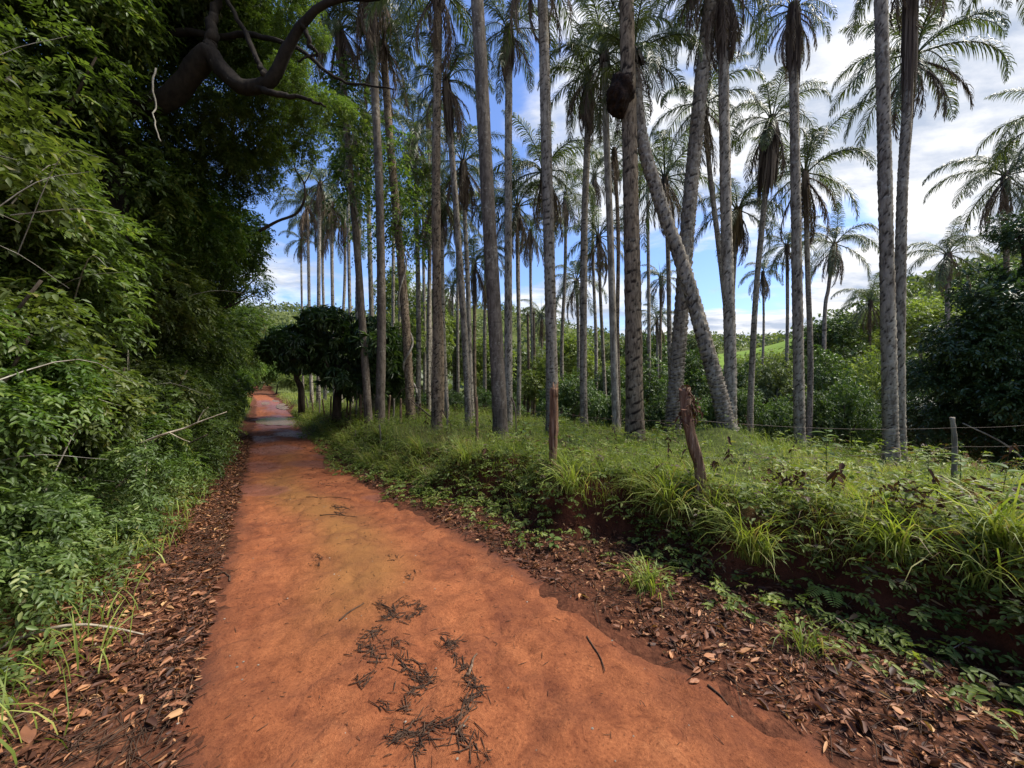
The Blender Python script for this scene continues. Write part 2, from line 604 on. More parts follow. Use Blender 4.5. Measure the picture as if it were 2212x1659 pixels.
M['weed'] = leaf_mat('leaf_weed', [(0.0, (0.075, 0.105, 0.020)), (0.45, (0.180, 0.245, 0.046)), (0.75, (0.280, 0.325, 0.075)), (0.86, (0.240, 0.220, 0.080)), (0.93, (0.150, 0.090, 0.050)), (1.0, (0.080, 0.045, 0.030))], 0.36, 0.5, 0.3)
M['mango'] = leaf_mat('leaf_mango', [(0.0, (0.028, 0.054, 0.017)), (0.6, (0.068, 0.122, 0.036)), (1.0, (0.160, 0.225, 0.070))], 0.34, 0.38, 0.45)
M['valley'] = leaf_mat('leaf_valley', [(0.0, (0.032, 0.060, 0.018)), (0.5, (0.068, 0.116, 0.030)), (1.0, (0.130, 0.185, 0.048))], 0.32)
M['valley_pale'] = leaf_mat('leaf_valley_pale', [(0.0, (0.080, 0.115, 0.026)), (0.5, (0.155, 0.205, 0.046)), (1.0, (0.255, 0.285, 0.080))], 0.42)
M['valley_grey'] = leaf_mat('leaf_valley_grey', [(0.0, (0.050, 0.070, 0.028)), (0.5, (0.105, 0.135, 0.050)), (1.0, (0.180, 0.205, 0.085))], 0.32)
M['glossy'] = leaf_mat('leaf_glossy', [(0.0, (0.024, 0.046, 0.018)), (0.6, (0.052, 0.092, 0.034)), (1.0, (0.115, 0.160, 0.060))], 0.28, 0.30, 0.6)
M['grass'] = leaf_mat('leaf_grass', [(0.0, (0.105, 0.145, 0.026)), (0.40, (0.215, 0.270, 0.050)), (0.70, (0.310, 0.335, 0.080)), (0.82, (0.350, 0.320, 0.115)), (0.90, (0.290, 0.225, 0.120)), (1.0, (0.160, 0.100, 0.055))], 0.40, 0.5, 0.25)
M['frond'] = leaf_mat('leaf_palm', [(0.0, (0.040, 0.056, 0.024)), (0.5, (0.080, 0.105, 0.040)), (1.0, (0.140, 0.160, 0.060))], 0.30, 0.42, 0.4)
M['frond_dead'] = leaf_mat('leaf_palm_dead', [(0.0, (0.070, 0.048, 0.036)), (0.5, (0.130, 0.095, 0.070)), (1.0, (0.220, 0.170, 0.120))], 0.20, 0.7, 0.15)
M['litter'] = leaf_mat('leaf_dry', [(0.0, (0.036, 0.015, 0.009)), (0.30, (0.115, 0.045, 0.023)), (0.55, (0.240, 0.100, 0.048)), (0.78, (0.400, 0.195, 0.088)), (0.92, (0.480, 0.290, 0.135)), (1.0, (0.480, 0.370, 0.180))], 0.12, 0.6, 0.3)
M['darkdead'] = leaf_mat('leaf_dead_dark', [(0.0, (0.040, 0.020, 0.014)), (1.0, (0.115, 0.055, 0.036))], 0.12, 0.8, 0.15)
M['bark'] = simple_mat('bark_dark', [(0.3, (0.020, 0.015, 0.011)), (0.7, (0.075, 0.058, 0.042))], (1, 1, 0.3), 9, 0.95, 0.7)
M['bark_black'] = simple_mat('bark_blackish', [(0.3, (0.008, 0.006, 0.005)), (0.7, (0.030, 0.024, 0.018))], (1, 1, 0.3), 9, 0.95, 0.7)
M['bark_pale'] = simple_mat('bark_pale', [(0.3, (0.10, 0.085, 0.065)), (0.55, (0.24, 0.22, 0.18)), (0.75, (0.42, 0.40, 0.34))], (1, 1, 0.5), 8, 0.9, 0.5)
M['post'] = simple_mat('wood_post', [(0.28, (0.045, 0.026, 0.017)), (0.5, (0.150, 0.092, 0.058)), (0.75, (0.330, 0.255, 0.180))], (9, 9, 0.7), 5, 0.9, 1.0)
M['post_red'] = simple_mat('wood_post_red', [(0.34, (0.030, 0.016, 0.011)), (0.5, (0.170, 0.092, 0.052)), (0.68, (0.360, 0.250, 0.160))], (10, 10, 0.5), 5, 0.9, 0.9)
M['post_grey'] = simple_mat('wood_post_grey', [(0.28, (0.075, 0.062, 0.048)), (0.5, (0.19, 0.165, 0.13)), (0.75, (0.34, 0.31, 0.26))], (3, 3, 0.35), 6, 0.9, 0.8)
M['twig'] = simple_mat('twig', [(0.3, (0.022, 0.013, 0.009)), (0.7, (0.090, 0.052, 0.032))], (1, 1, 1), 14, 0.85, 0.0)
M['twig_pale'] = simple_mat('twig_pale', [(0.3, (0.16, 0.12, 0.085)), (0.7, (0.46, 0.40, 0.31))], (1, 1, 1), 10, 0.85, 0.3)
M['nest'] = simple_mat('termite_nest', [(0.3, (0.006, 0.004, 0.003)), (0.55, (0.022, 0.012, 0.008)), (0.8, (0.06, 0.034, 0.020))], (1, 1, 1), 9, 1.0, 1.0, bdist=0.05)
M['wire'] = simple_mat('wire_rusty', [(0.3, (0.05, 0.035, 0.028)), (0.7, (0.14, 0.11, 0.09))], (1, 1, 1), 30, 0.6, 0.0)
M['palm_grey'] = palm_bark('palm_bark_grey', (0.275, 0.245, 0.200), (0.100, 0.080, 0.060), (0.44, 0.43, 0.37), 0.6)
M['palm_brown'] = palm_bark('palm_bark_brown', (0.225, 0.175, 0.122), (0.060, 0.042, 0.028), (0.40, 0.36, 0.28), 0.45)
M['palm_pale'] = palm_bark('palm_bark_pale', (0.335, 0.305, 0.255), (0.115, 0.097, 0.074), (0.50, 0.49, 0.42), 0.65)
M['palm_smooth'] = palm_bark('palm_bark_smooth', (0.155, 0.130, 0.105), (0.070, 0.056, 0.042), (0.40, 0.38, 0.32), 0.5)
M['fibre'] = leaf_mat('palm_fibre', [(0.0, (0.030, 0.022, 0.017)), (0.6, (0.095, 0.072, 0.055)), (1.0, (0.21, 0.17, 0.13))], 0.08, 0.85, 0.1)
M['fibre_tan'] = leaf_mat('palm_fibre_tan', [(0.0, (0.09, 0.06, 0.03)), (1.0, (0.32, 0.23, 0.12))], 0.08, 0.85, 0.1)


def ground_mat():
    m, nt, out = new_mat('ground')
    vec = mapping(nt, (1, 1, 1))
    soil = nt.nodes.new('ShaderNodeAttribute'); soil.attribute_name = 'soil'
    lit = nt.nodes.new('ShaderNodeAttribute'); lit.attribute_name = 'rnd'
    fld = nt.nodes.new('ShaderNodeAttribute'); fld.attribute_name = 'field'
    f = noise(nt, vec, 5.0, 8, 0.62, 0.3)
    f2 = noise(nt, vec, 28.0, 5, 0.6)
    green = rampnode(nt, [(0.3, (0.050, 0.058, 0.018)), (0.55, (0.085, 0.105, 0.028)), (0.8, (0.14, 0.15, 0.045))], f)
    red = rampnode(nt, [(0.3, (0.034, 0.012, 0.007)), (0.55, (0.080, 0.026, 0.013)), (0.8, (0.14, 0.046, 0.022))], f)  # red soil, with the deep shade of the bank face put into its colour
    brown = rampnode(nt, [(0.3, (0.030, 0.014, 0.009)), (0.5, (0.085, 0.036, 0.020)), (0.62, (0.150, 0.062, 0.032)), (0.75, (0.250, 0.120, 0.065))], f2)
    field = rampnode(nt, [(0.35, (0.105, 0.170, 0.024)), (0.65, (0.160, 0.235, 0.036))], noise(nt, vec, 0.35, 6, 0.65))
    c = mixc(nt, lit.outputs['Fac'], green, brown)
    c = mixc(nt, soil.outputs['Fac'], c, red)
    c = mixc(nt, fld.outputs['Fac'], c, field)
    p = nt.nodes.new('ShaderNodeBsdfPrincipled')
    p.inputs['Roughness'].default_value = 0.95
    p.inputs['Specular IOR Level'].default_value = 0.1
    nt.links.new(c, p.inputs['Base Color'])
    b = nt.nodes.new('ShaderNodeBump'); b.inputs['Strength'].default_value = 0.9; b.inputs['Distance'].default_value = 0.03
    nt.links.new(math_n(nt, 'ADD', f, f2), b.inputs['Height']); nt.links.new(b.outputs[0], p.inputs['Normal'])
    nt.links.new(p.outputs[0], out.inputs[0])
    return m


def road_mat():
    m, nt, out = new_mat('red_dirt')
    vec = mapping(nt, (1, 1, 1))
    wet = nt.nodes.new('ShaderNodeAttribute'); wet.attribute_name = 'wet'
    och = nt.nodes.new('ShaderNodeAttribute'); och.attribute_name = 'ochre'
    f = noise(nt, vec, 1.9, 9, 0.68, 0.5)
    f2 = noise(nt, vec, 55.0, 7, 0.8)
    f3 = noise(nt, vec, 7.0, 7, 0.66, 0.8)
    f4 = noise(nt, vec, 190.0, 3, 0.6)
    base = rampnode(nt, [(0.30, (0.150, 0.045, 0.018)), (0.46, (0.222, 0.070, 0.026)), (0.60, (0.270, 0.090, 0.034)), (0.75, (0.335, 0.128, 0.052))], f)
    gr = rampnode(nt, [(0.34, (0.42, 0.34, 0.30)), (0.47, (0.96, 0.95, 0.94)), (0.56, (1.05, 1.06, 1.06)), (0.68, (1.45, 1.60, 1.65))], f2)
    c = mixc(nt, 1.0, base, gr, 'MULTIPLY')
    gr2 = rampnode(nt, [(0.34, (0.62, 0.54, 0.50)), (0.52, (1.05, 1.04, 1.02)), (0.7, (1.16, 1.18, 1.16))], f3)
    c = mixc(nt, 0.8, c, gr2, 'MULTIPLY')
    c = mixc(nt, math_n(nt, 'MULTIPLY', och.outputs['Fac'], 0.75), c, (0.215, 0.100, 0.028))
    # thin drying cracks
    vo = nt.nodes.new('ShaderNodeTexVoronoi'); vo.feature = 'DISTANCE_TO_EDGE'; vo.inputs['Scale'].default_value = 2.6
    wv = nt.nodes.new('ShaderNodeMix'); wv.data_type = 'VECTOR'; wv.inputs[0].default_value = 0.34
    ncol = nt.nodes.new('ShaderNodeTexNoise'); ncol.inputs['Scale'].default_value = 4.0; ncol.inputs['Detail'].default_value = 5
    nt.links.new(vec, ncol.inputs['Vector'])
    nt.links.new(vec, wv.inputs[4]); nt.links.new(ncol.outputs['Color'], wv.inputs[5])
    nt.links.new(wv.outputs[1], vo.inputs['Vector'])
    crack = rampnode(nt, [(0.0, (0.62, 0.62, 0.62)), (0.05, (0.40, 0.40, 0.40)), (0.20, (0, 0, 0))], vo.outputs['Distance'])
    cm = math_n(nt, 'MULTIPLY', crack, rampnode(nt, [(0.32, (0.10, 0.10, 0.10)), (0.55, (1, 1, 1))], noise(nt, vec, 1.4, 4)))
    c = mixc(nt, math_n(nt, 'MULTIPLY', cm, 0.72), c, (0.100, 0.030, 0.015))
    wm = math_n(nt, 'MULTIPLY', wet.outputs['Fac'], 1.0, True)
    edg = nt.nodes.new('ShaderNodeAttribute'); edg.attribute_name = 'rnd'
    em = math_n(nt, 'MULTIPLY', edg.outputs['Fac'], rampnode(nt, [(0.30, (0.25, 0.25, 0.25)), (0.6, (1, 1, 1))], f3))
    c = mixc(nt, em, c, (0.075, 0.026, 0.015))
    c = mixc(nt, wm, c, (0.165, 0.062, 0.042))
    p = nt.nodes.new('ShaderNodeBsdfPrincipled')
    nt.links.new(c, p.inputs['Base Color'])
    p.inputs['Specular IOR Level'].default_value = 0.25
    nt.links.new(math_n(nt, 'SUBTRACT', 0.92, math_n(nt, 'MULTIPLY', wm, 0.70)), p.inputs['Roughness'])
    b = nt.nodes.new('ShaderNodeBump'); b.inputs['Strength'].default_value = 0.9; b.inputs['Distance'].default_value = 0.018
    hh = math_n(nt, 'ADD', math_n(nt, 'MULTIPLY', f3, 1.6), math_n(nt, 'MULTIPLY', f2, 0.7))
    hh = math_n(nt, 'ADD', hh, math_n(nt, 'MULTIPLY', f4, 0.25))
    hh = math_n(nt, 'SUBTRACT', hh, math_n(nt, 'MULTIPLY', cm, 1.3))
    nt.links.new(hh, b.inputs['Height']); nt.links.new(b.outputs[0], p.inputs['Normal'])
    nt.links.new(p.outputs[0], out.inputs[0])
    return m


def water_mat():
    m, nt, out = new_mat('muddy_water')
    vec = mapping(nt, (1, 1, 1))
    p = nt.nodes.new('ShaderNodeBsdfPrincipled')
    p.inputs['Base Color'].default_value = (0.24, 0.15, 0.12, 1)  # mud colour paled, the sky's pale reflection is partly put into it
    p.inputs['Roughness'].default_value = 0.20
    p.inputs['IOR'].default_value = 1.33
    p.inputs['Specular IOR Level'].default_value = 0.8
    b = nt.nodes.new('ShaderNodeBump'); b.inputs['Strength'].default_value = 0.25; b.inputs['Distance'].default_value = 0.02
    nt.links.new(noise(nt, vec, 9, 3), b.inputs['Height']); nt.links.new(b.outputs[0], p.inputs['Normal'])
    nt.links.new(p.outputs[0], out.inputs[0])
    return m


# ------------------------------------------------------------------ setting: ground, road, puddles


def grid(g, X, Yc, Z, a=0.5):
    n, m = X.shape
    v = np.stack([X, Yc, Z], -1).reshape(-1, 3)
    i = np.arange(n - 1)[:, None] * m; j = np.arange(m - 1)[None, :]
    f = np.stack([i + j, i + j + 1, i + m + j + 1, i + m + j], -1).reshape(-1, 4)
    g.add(v, None, f, a)


def spaced(a, b, d0, grow, start):
    out = [start]
    d = d0
    while out[-1] < b:
        out.append(out[-1] + d); d *= grow
    lo = [start]; d = d0
    while lo[-1] > a:
        lo.append(lo[-1] - d); d *= grow
    return np.array(sorted(set(lo[1:] + out)))


def build_ground():
    s_ = np.concatenate([np.linspace(-14, -1, 12)[:-1], np.arange(-1, 14, 0.085), spaced(14, 420, 0.09, 1.045, 14)[1:]])
    s_ = np.unique(np.round(s_, 4))
    t_ = np.concatenate([-spaced(3, 260, 0.12, 1.08, 3)[::-1], np.arange(-2.95, 1.7, 0.13), np.arange(1.7, 4.6, 0.055), np.arange(4.6, 8, 0.10), spaced(8, 420, 0.15, 1.055, 8)])
    t_ = np.unique(np.round(t_, 4))
    S, T = np.meshgrid(s_, t_, indexing='ij')
    X, Y = to_xy(S, T)
    Z = hgt(X, Y) - 0.09 * sstep(0.12, 0.42, np.minimum(T - road_left(S), road_right(S) - T))
    tb = bank_foot(S)
    d = T - tb
    nz = fbm(X * 1.4, Y * 1.4, 55, 4)
    soil = sstep(-0.35, 0.0, d + 0.4 * nz) * sstep(0.75, 0.40, d + 0.5 * nz)
    soil = np.maximum(soil, 0.65 * sstep(0.5, -0.1, np.maximum(road_left(S) - T, T - road_right(S)) + 0.5 * nz))
    brown = np.maximum(sstep(0.35, -0.1, d), 0) * 1.0
    brown = np.maximum(brown, 0.85 * sstep(9.5, 13, T) * sstep(60, 40, Y))
    fld = sstep(0.3, 0.45, np.exp(-((X - 74) / 20.0) ** 2 - ((Y - 118) / 26.0) ** 2) + 0.3 * fbm(X * .03, Y * .03, 12, 3))
    g = Geo()
    grid(g, X, Y, Z, brown.ravel())
    me = g.mesh('ground', ground_mat(), True, {'soil': soil.ravel(), 'field': fld.ravel()})
    kind(link('ground', me), 'structure', 'earth bank, meadow and wooded hills around the red road')


PUDDLES = [(595, 911, 46, 9.5), (662, 915, 18, 6), (612, 878, 17, 6.5), (574, 872, 10, 3.5), (596, 866, 9, 3)]
DAMP = [(600, 912, 75, 16), (600, 975, 60, 10), (745, 985, 60, 9), (560, 1010, 45, 12), (560, 1060, 60, 12), (690, 1005, 60, 8), (610, 878, 40, 12), (570, 872, 30, 8), (560, 950, 50, 9), (820, 1075, 40, 7), (640, 940, 50, 8)]


def blob_mask(X, Y, lst, seed):
    """patches given by where they lie on the road"""
    out = np.zeros_like(X)
    for (u, v, ru, rv) in lst:
        c = hit(u, v); Yc = c[1]
        lx = ru / F * Yc
        ly = max(rv * Yc * Yc / (F * CAMH), 0.05)
        q = ((X - c[0] - (Y - Yc) * c[0] / Yc) / lx) ** 2 + ((Y - Yc) / ly) ** 2
        out = np.maximum(out, sstep(1.5, 0.35, q + 1.6 * fbm(X * 2.1, Y * 2.1, seed, 4)))
    return out


def build_road():
    s_ = np.concatenate([np.arange(-1.6, 9, 0.03), spaced(9, 140, 0.035, 1.018, 9)[1:]])
    q_ = np.linspace(-0.14, 1.14, 84)
    S, Q = np.meshgrid(s_, q_, indexing='ij')
    T = road_left(S) + Q * (road_right(S) - road_left(S))
    X, Y = to_xy(S, T)
    Z = road_z(X, Y)
    wet = blob_mask(X, Y, DAMP, 91) * 0.75
    och = 0.85 * np.exp(-((Q - 0.42 + 0.1 * np.sin(S)) / 0.16) ** 2) * sstep(2.2, 3.5, S) * sstep(14, 8, S)
    och = np.maximum(och * (0.5 + 1.2 * vnoise(X * 1.1, Y * 1.1, 19)), 0)
    och = np.clip(och, 0, 1)
    pm = blob_mask(X, Y, PUDDLES, 92)
    Z = Z - 0.03 * pm
    wd = np.minimum(T - road_left(S), road_right(S) - T)
    edge = sstep(0.26, 0.0, wd + 0.30 * fbm(X * 3.1, Y * 3.1, 64, 4))
    g = Geo(); grid(g, X, Y, Z, edge.ravel())
    me = g.mesh('dirt_road', road_mat(), True, {'wet': wet.ravel(), 'ochre': och.ravel()})
    kind(link('dirt_road', me), 'structure', 'red dirt road with damp patches')
    wm = water_mat()
    for i, (u, v, ru, rv) in enumerate(PUDDLES):
        c = hit(u, v); Yc = c[1]
        lx = ru / F * Yc; ly = max(rv * Yc * Yc / (F * CAMH), 0.05)
        th = np.linspace(0, 2 * np.pi, 60, endpoint=False)
        rr = 1 + 0.5 * fbm(np.cos(th) * 1.6 + i * 7, np.sin(th) * 1.6, 101, 3)
        dy = np.sin(th) * ly * rr
        px = c[0] + np.cos(th) * lx * rr + dy * c[0] / Yc; py = Yc + dy
        zz = float(np.mean(road_z(px, py))) - 0.002
        g = Geo()
        vv = np.vstack([np.stack([px, py, np.full(60, zz)], 1), [[c[0], Yc, zz]]])
        k = np.arange(60)
        g.add(vv, np.stack([np.full(60, 60), k, (k + 1) % 60], 1))
        kind(link('puddle', g.mesh('puddle', wm)), 'structure', 'shallow puddle on the red dirt road')


build_ground()
build_road()

# ------------------------------------------------------------------ palms
FRONDS = {}


def frond_geo(rg, e0, curve, length=2.5, dead=False, n=76):
    """one pinnate leaf in the x-z plane, starting at the origin"""
    ns = 26
    q = np.linspace(0, 1, ns)
    ang = R(e0) - R(curve) * q ** 1.25
    ds = length / (ns - 1)
    x = np.concatenate([[0], np.cumsum(np.cos(ang[:-1]) * ds)])
    z = np.concatenate([[0], np.cumsum(np.sin(ang[:-1]) * ds)])
    yb = 0.10 * rg.normal() * q ** 2
    pts = np.stack([x, yb, z], 1)
    g = Geo()
    rad = 0.022 * (1 - q) ** 0.8 + 0.004
    tube(g, pts, rad, 5, a=0.55 if not dead else 0.4, cap=False)
    qs = np.linspace(0.14, 0.995, n)
    T = nrm(np.gradient(pts, axis=0))
    for sgn in (-1, 1):
        qq = np.clip(qs + rg.normal(0, 0.004, n), 0, 1)
        p = np.stack([np.interp(qq, q, pts[:, k]) for k in range(3)], 1)
        t = nrm(np.stack([np.interp(qq, q, T[:, k]) for k in range(3)], 1))
        lat = np.array([0, 1.0, 0]) * sgn
        up = np.cross(t, np.array([0, 1.0, 0])); up = -up * np.sign(up[:, 2:3] + 1e-6) * -1
        plane = rg.uniform(-0.45, 0.6, n)[:, None]
        prof = np.sin(np.pi * np.clip(qq * 0.86 + 0.12, 0, 1)) ** 0.7
        L = (0.52 if not dead else 0.42) * prof * rg.uniform(0.85, 1.12, n)
        L = np.maximum(L, 0.10)
        if dead:
            d0 = t * 0.9 + lat * 0.28 + rg.normal(0, 0.18, (n, 3))
        else:
            d0 = t * 0.62 + lat * 0.62 + up * plane * 0.6 + rg.normal(0, 0.07, (n, 3))
        d0 = nrm(d0)
        g1 = np.array([0, 0, -1.0])
        d1 = nrm(d0 * 0.75 + g1 * (0.55 if not dead else 0.9))
        d2 = nrm(d0 * 0.35 + g1 * (1.0 if not dead else 1.3))
        wv = nrm(np.cross(d1, np.cross(t, d1) + rg.normal(0, 0.25, (n, 3)))) * 1.0
        wv = nrm(t - d1 * np.sum(t * d1, 1, keepdims=True) + rg.normal(0, 0.2, (n, 3)))
        w = (0.021 if not dead else 0.018) * np.ones(n)[:, None]
        a0 = p; a1 = a0 + d0 * (L * 0.35)[:, None]; a2 = a1 + d1 * (L * 0.36)[:, None]; a3 = a2 + d2 * (L * 0.36)[:, None]
        v = np.stack([a0 - wv * w * 0.35, a0 + wv * w * 0.35, a1 - wv * w * 0.5, a1 + wv * w * 0.5, a2 - wv * w * 0.38, a2 + wv * w * 0.38, a3], 1)
        b = np.arange(n)[:, None] * 7
        f4 = np.concatenate([b + np.array([[0, 1, 3, 2]]), b + np.array([[2, 3, 5, 4]])])
        f3 = b + np.array([[4, 5, 6]])
        g.add(v.reshape(-1, 3), f3, f4, np.repeat(np.clip(rg.normal(0.45, 0.2, n), 0, 1), 7))
    return g


def build_fronds():
    rg = np.random.default_rng(31)
    spec = {'up': (78, 95), 'high': (64, 150), 'mid': (44, 150), 'low': (14, 120), 'hang': (-28, 66)}
    for k, (e, c) in spec.items():
        FRONDS[k] = [frond_geo(rg, e + rg.uniform(-5, 5), c * rg.uniform(0.85, 1.15)).mesh('frond', M['frond']) for _ in range(3)]
    FRONDS['dead'] = [frond_geo(rg, -45 + rg.uniform(-8, 8), 50, 2.0, True, 46).mesh('dead_frond', M['frond_dead']) for _ in range(4)]
    g = Geo()
    tube(g, [(0, 0, 0), (0.01, 0, 0.5), (0.03, 0.01, 1.0), (0.05, 0.02, 1.5)], [0.03, 0.022, 0.014, 0.003], 6, a=0.8)
    FRONDS['spear'] = g.mesh('spear_leaf', M['frond'])


build_fronds()


def palm_trunk(pts, r0, r1, style, near, seed):
    rg = np.random.default_rng(seed)
    L = float(np.sum(np.linalg.norm(np.diff(pts, axis=0), axis=1)))
    pitch = {'boot': 0.115, 'ring': 0.085, 'rough': 0.14, 'smooth': 0.16, 'crack': 0.22}[style] * (1.0 if near else 1.5)
    dz = pitch / 5.5 if near else pitch / 2.5
    n = int(min(max(L / dz, 30), 390)); seg = 20 if near else 9
    c = resample(pts, n)
    T, N, B = frames(c)
    h = np.linspace(0, L, n)
    th = np.linspace(0, 2 * np.pi, seg, endpoint=False)
    H, TH = np.meshgrid(h, th, indexing='ij')
    wob = vnoise(np.cos(TH) * 1.3 + seed, np.sin(TH) * 1.3 + H * 0.8, seed)
    amp_w = {'boot': 0.9, 'ring': 0.25, 'rough': 0.7, 'smooth': 0.3, 'crack': 0.8}[style]
    if style == 'boot':
        spiral = TH / (2 * np.pi) * 5
        ph = H / pitch + np.abs(((spiral * 1.0 + np.floor(H / pitch) * 0.5) % 1) - 0.5) * 1.1 + wob * 0.35
    else:
        ph = H / pitch + wob * amp_w * 2
    saw = ph - np.floor(ph)
    gate = vnoise(np.cos(TH) * 2.1 + np.floor(ph) * 3.7, np.sin(TH) * 2.1 + seed, seed + 5)
    amp = {'boot': 0.15, 'ring': 0.09, 'rough': 0.24, 'smooth': 0.018, 'crack': 0.06}[style]
    base = np.interp(h / L, [0, 0.03, 0.08, 0.5, 1], [1.35, 1.16, 1.05, 1.0, 1.0])[:, None]
    rr = (r0 + (r1 - r0) * (h / L))[:, None] * base
    rr = rr * (1 + amp * (saw ** 1.6 - 0.45) * (0.35 + 1.1 * gate) + 0.05 * (vnoise(H * 1.7, TH * 0 + seed, 3) - 0.5) + 0.04 * (wob - 0.5))
    v = c[:, None, :] + rr[..., None] * (np.cos(TH)[..., None] * N[:, None, :] + np.sin(TH)[..., None] * B[:, None, :])
    i = np.arange(n - 1)[:, None] * seg; j = np.arange(seg)[None, :]; j2 = (j + 1) % seg
    f4 = np.stack([i + j, i + j2, i + seg + j2, i + seg + j], -1).reshape(-1, 4)
    arc = vnoise(np.cos(TH) * 3.4 + np.floor(ph) * 5.3, np.sin(TH) * 3.4 + np.floor(ph) * 2.9, seed + 9)
    ring = np.clip(1 - np.exp(-((saw - 0.05) / 0.26) ** 2) * (0.20 + 0.78 * sstep(0.42, 0.60, arc)), 0, 1) if style != 'smooth' else np.clip(1 - 0.5 * np.exp(-(saw / 0.1) ** 2), 0, 1)
    g = Geo(); g.add(v.reshape(-1, 3), None, f4, ring.ravel())
    return g, c, T


def skirt_geo(rg, r, length, flare=1.5):
    """dead leaf bases and strips hanging down round the trunk below a crown"""
    g = Geo()
    n = int(46 + 46 * flare)
    for i in range(n):
        az = rg.uniform(0, 6.283)
        L = length * rg.uniform(0.45, 1.1)
        z0 = 0.15 - rg.uniform(0, 0.35) * length
        fl = rg.uniform(0.75, 1.05) * flare
        rr = r * np.array([0.9, 1.0 + 0.5 * (fl - 1), fl, fl * rg.uniform(0.95, 1.2)])
        zz = z0 - L * np.array([0, 0.18, 0.55, 1.0])
        a = az + np.array([0, 0.05, 0.1, 0.1]) * rg.normal()
        c = np.stack([rr * np.cos(a), rr * np.sin(a), zz], 1)
        sd = np.array([-math.sin(az), math.cos(az), 0])
        w = np.array([0.6, 1.0, 0.8, 0.15])[:, None] * rg.uniform(0.012, 0.034) * (0.6 + 0.4 * flare)
        v = np.concatenate([c - sd * w, c + sd * w])
        k = np.arange(3)
        g.add(v, None, np.stack([k, k + 1, 4 + k + 1, 4 + k], 1), rg.uniform(0, 1))
    q = np.linspace(0, 1, 8)
    tube(g, np.stack([0 * q, 0 * q, 0.1 - q * length * 0.8], 1), r * np.interp(q, [0, .3, 1], [0.95, 1.0 + 0.35 * (flare - 1), 0.98]), 10, 0.2, 3, 0.2)
    return g


def palm(label, ub, Y, ut, vt, dia, reach, style='ring', mat='palm_grey', mids=(), nf=13, nd=6, skirt=0.5, flare=1.4, skirt_mat='fibre', dY=0.0, group='palms in the grove', tone=None, seed=None, spear=True):
    seed = int(ub * 7 + vt) % 9973 if seed is None else seed
    rg = np.random.default_rng(seed)
    obl = 1.0 / math.sqrt(1 + ((ub - CU) / F) ** 2)
    dia *= obl
    base = P(ub, CV, Y); base[2] = gz(base[0], base[1]) - 0.06
    Yt = Y + dY
    top = P(ut, vt, Yt)
    ctrl = [np.zeros(3)]
    for (mu, mv) in mids:
        zz = CAMH - (mv - CV) / F * Y
        f = (zz - base[2]) / (top[2] - base[2])
        ctrl.append(P(mu, mv, Y + dY * f) - base)
    if not mids:
        for f in (0.35, 0.7):
            ctrl.append((top - base) * f + np.array([rg.normal(0, 0.05), rg.normal(0, 0.05), 0]))
    ctrl.append(top - base)
    e = thing('palm_tree', base, label, 'palm', group)
    near = Y < 12.5
    g, c, T = palm_trunk(resample(ctrl, 40), dia / 2, dia / 2 * 0.82, style, near, seed)
    link('trunk', g.mesh('trunk', M[mat], True), e)
    if reach <= 0: return e, base, top
    tp = top - base
    sc = reach * Yt / F / 1.75 * (0.35 + 0.65 * obl)
    if vt > -700:
        tilt = T[-1]
        q = Vector((0, 0, 1)).rotation_difference(Vector(tilt))
        rot0 = q.to_matrix().to_4x4()
        az = rg.uniform(0, 6.28)
        nf += 3; nd += 4
        for i in range(nf):
            f = i / max(nf - 1, 1)
            k = 'up' if f < 0.12 else 'high' if f < 0.34 else 'mid' if f < 0.58 else 'low' if f < 0.82 else 'hang'
            az += 2.39996 + rg.normal(0, 0.12)
            me = FRONDS[k][int(rg.integers(3))]
            o = link('frond', me, e)
            s = sc * rg.uniform(0.88, 1.1)
            mtx = Matrix.Translation(Vector(tp)) @ rot0 @ Matrix.Rotation(az, 4, 'Z') @ Matrix.Rotation(rg.normal(0, 0.06), 4, 'X') @ Matrix.Translation((dia * 0.25, 0, 0)) @ Matrix.Diagonal((s, s, s, 1))
            o.matrix_local = mtx
        for i in range(nd):
            az += 2.39996 + rg.normal(0, 0.3)
            o = link('dead_frond', FRONDS['dead'][int(rg.integers(4))], e)
            s = sc * rg.uniform(0.75, 1.15)
            o.matrix_local = Matrix.Translation(Vector(tp + np.array([0, 0, -0.1 - 0.25 * rg.uniform()]))) @ rot0 @ Matrix.Rotation(az, 4, 'Z') @ Matrix.Rotation(R(rg.uniform(-4, 26)), 4, 'Y') @ Matrix.Translation((dia * 0.35, 0, 0)) @ Matrix.Diagonal((s, s, s, 1))
        if spear:
            o = link('spear_leaf', FRONDS['spear'], e, tp, (rg.normal(0, 0.12), rg.normal(0, 0.12), rg.uniform(0, 6)), sc)
        if skirt > 0:
            g = skirt_geo(rg, dia / 2, skirt, flare)
            o = link('fibre_sheath', g.mesh('fibre_sheath', M[skirt_mat], True), e, tp)
            o.rotation_euler = q.to_euler()
    return e, base, top


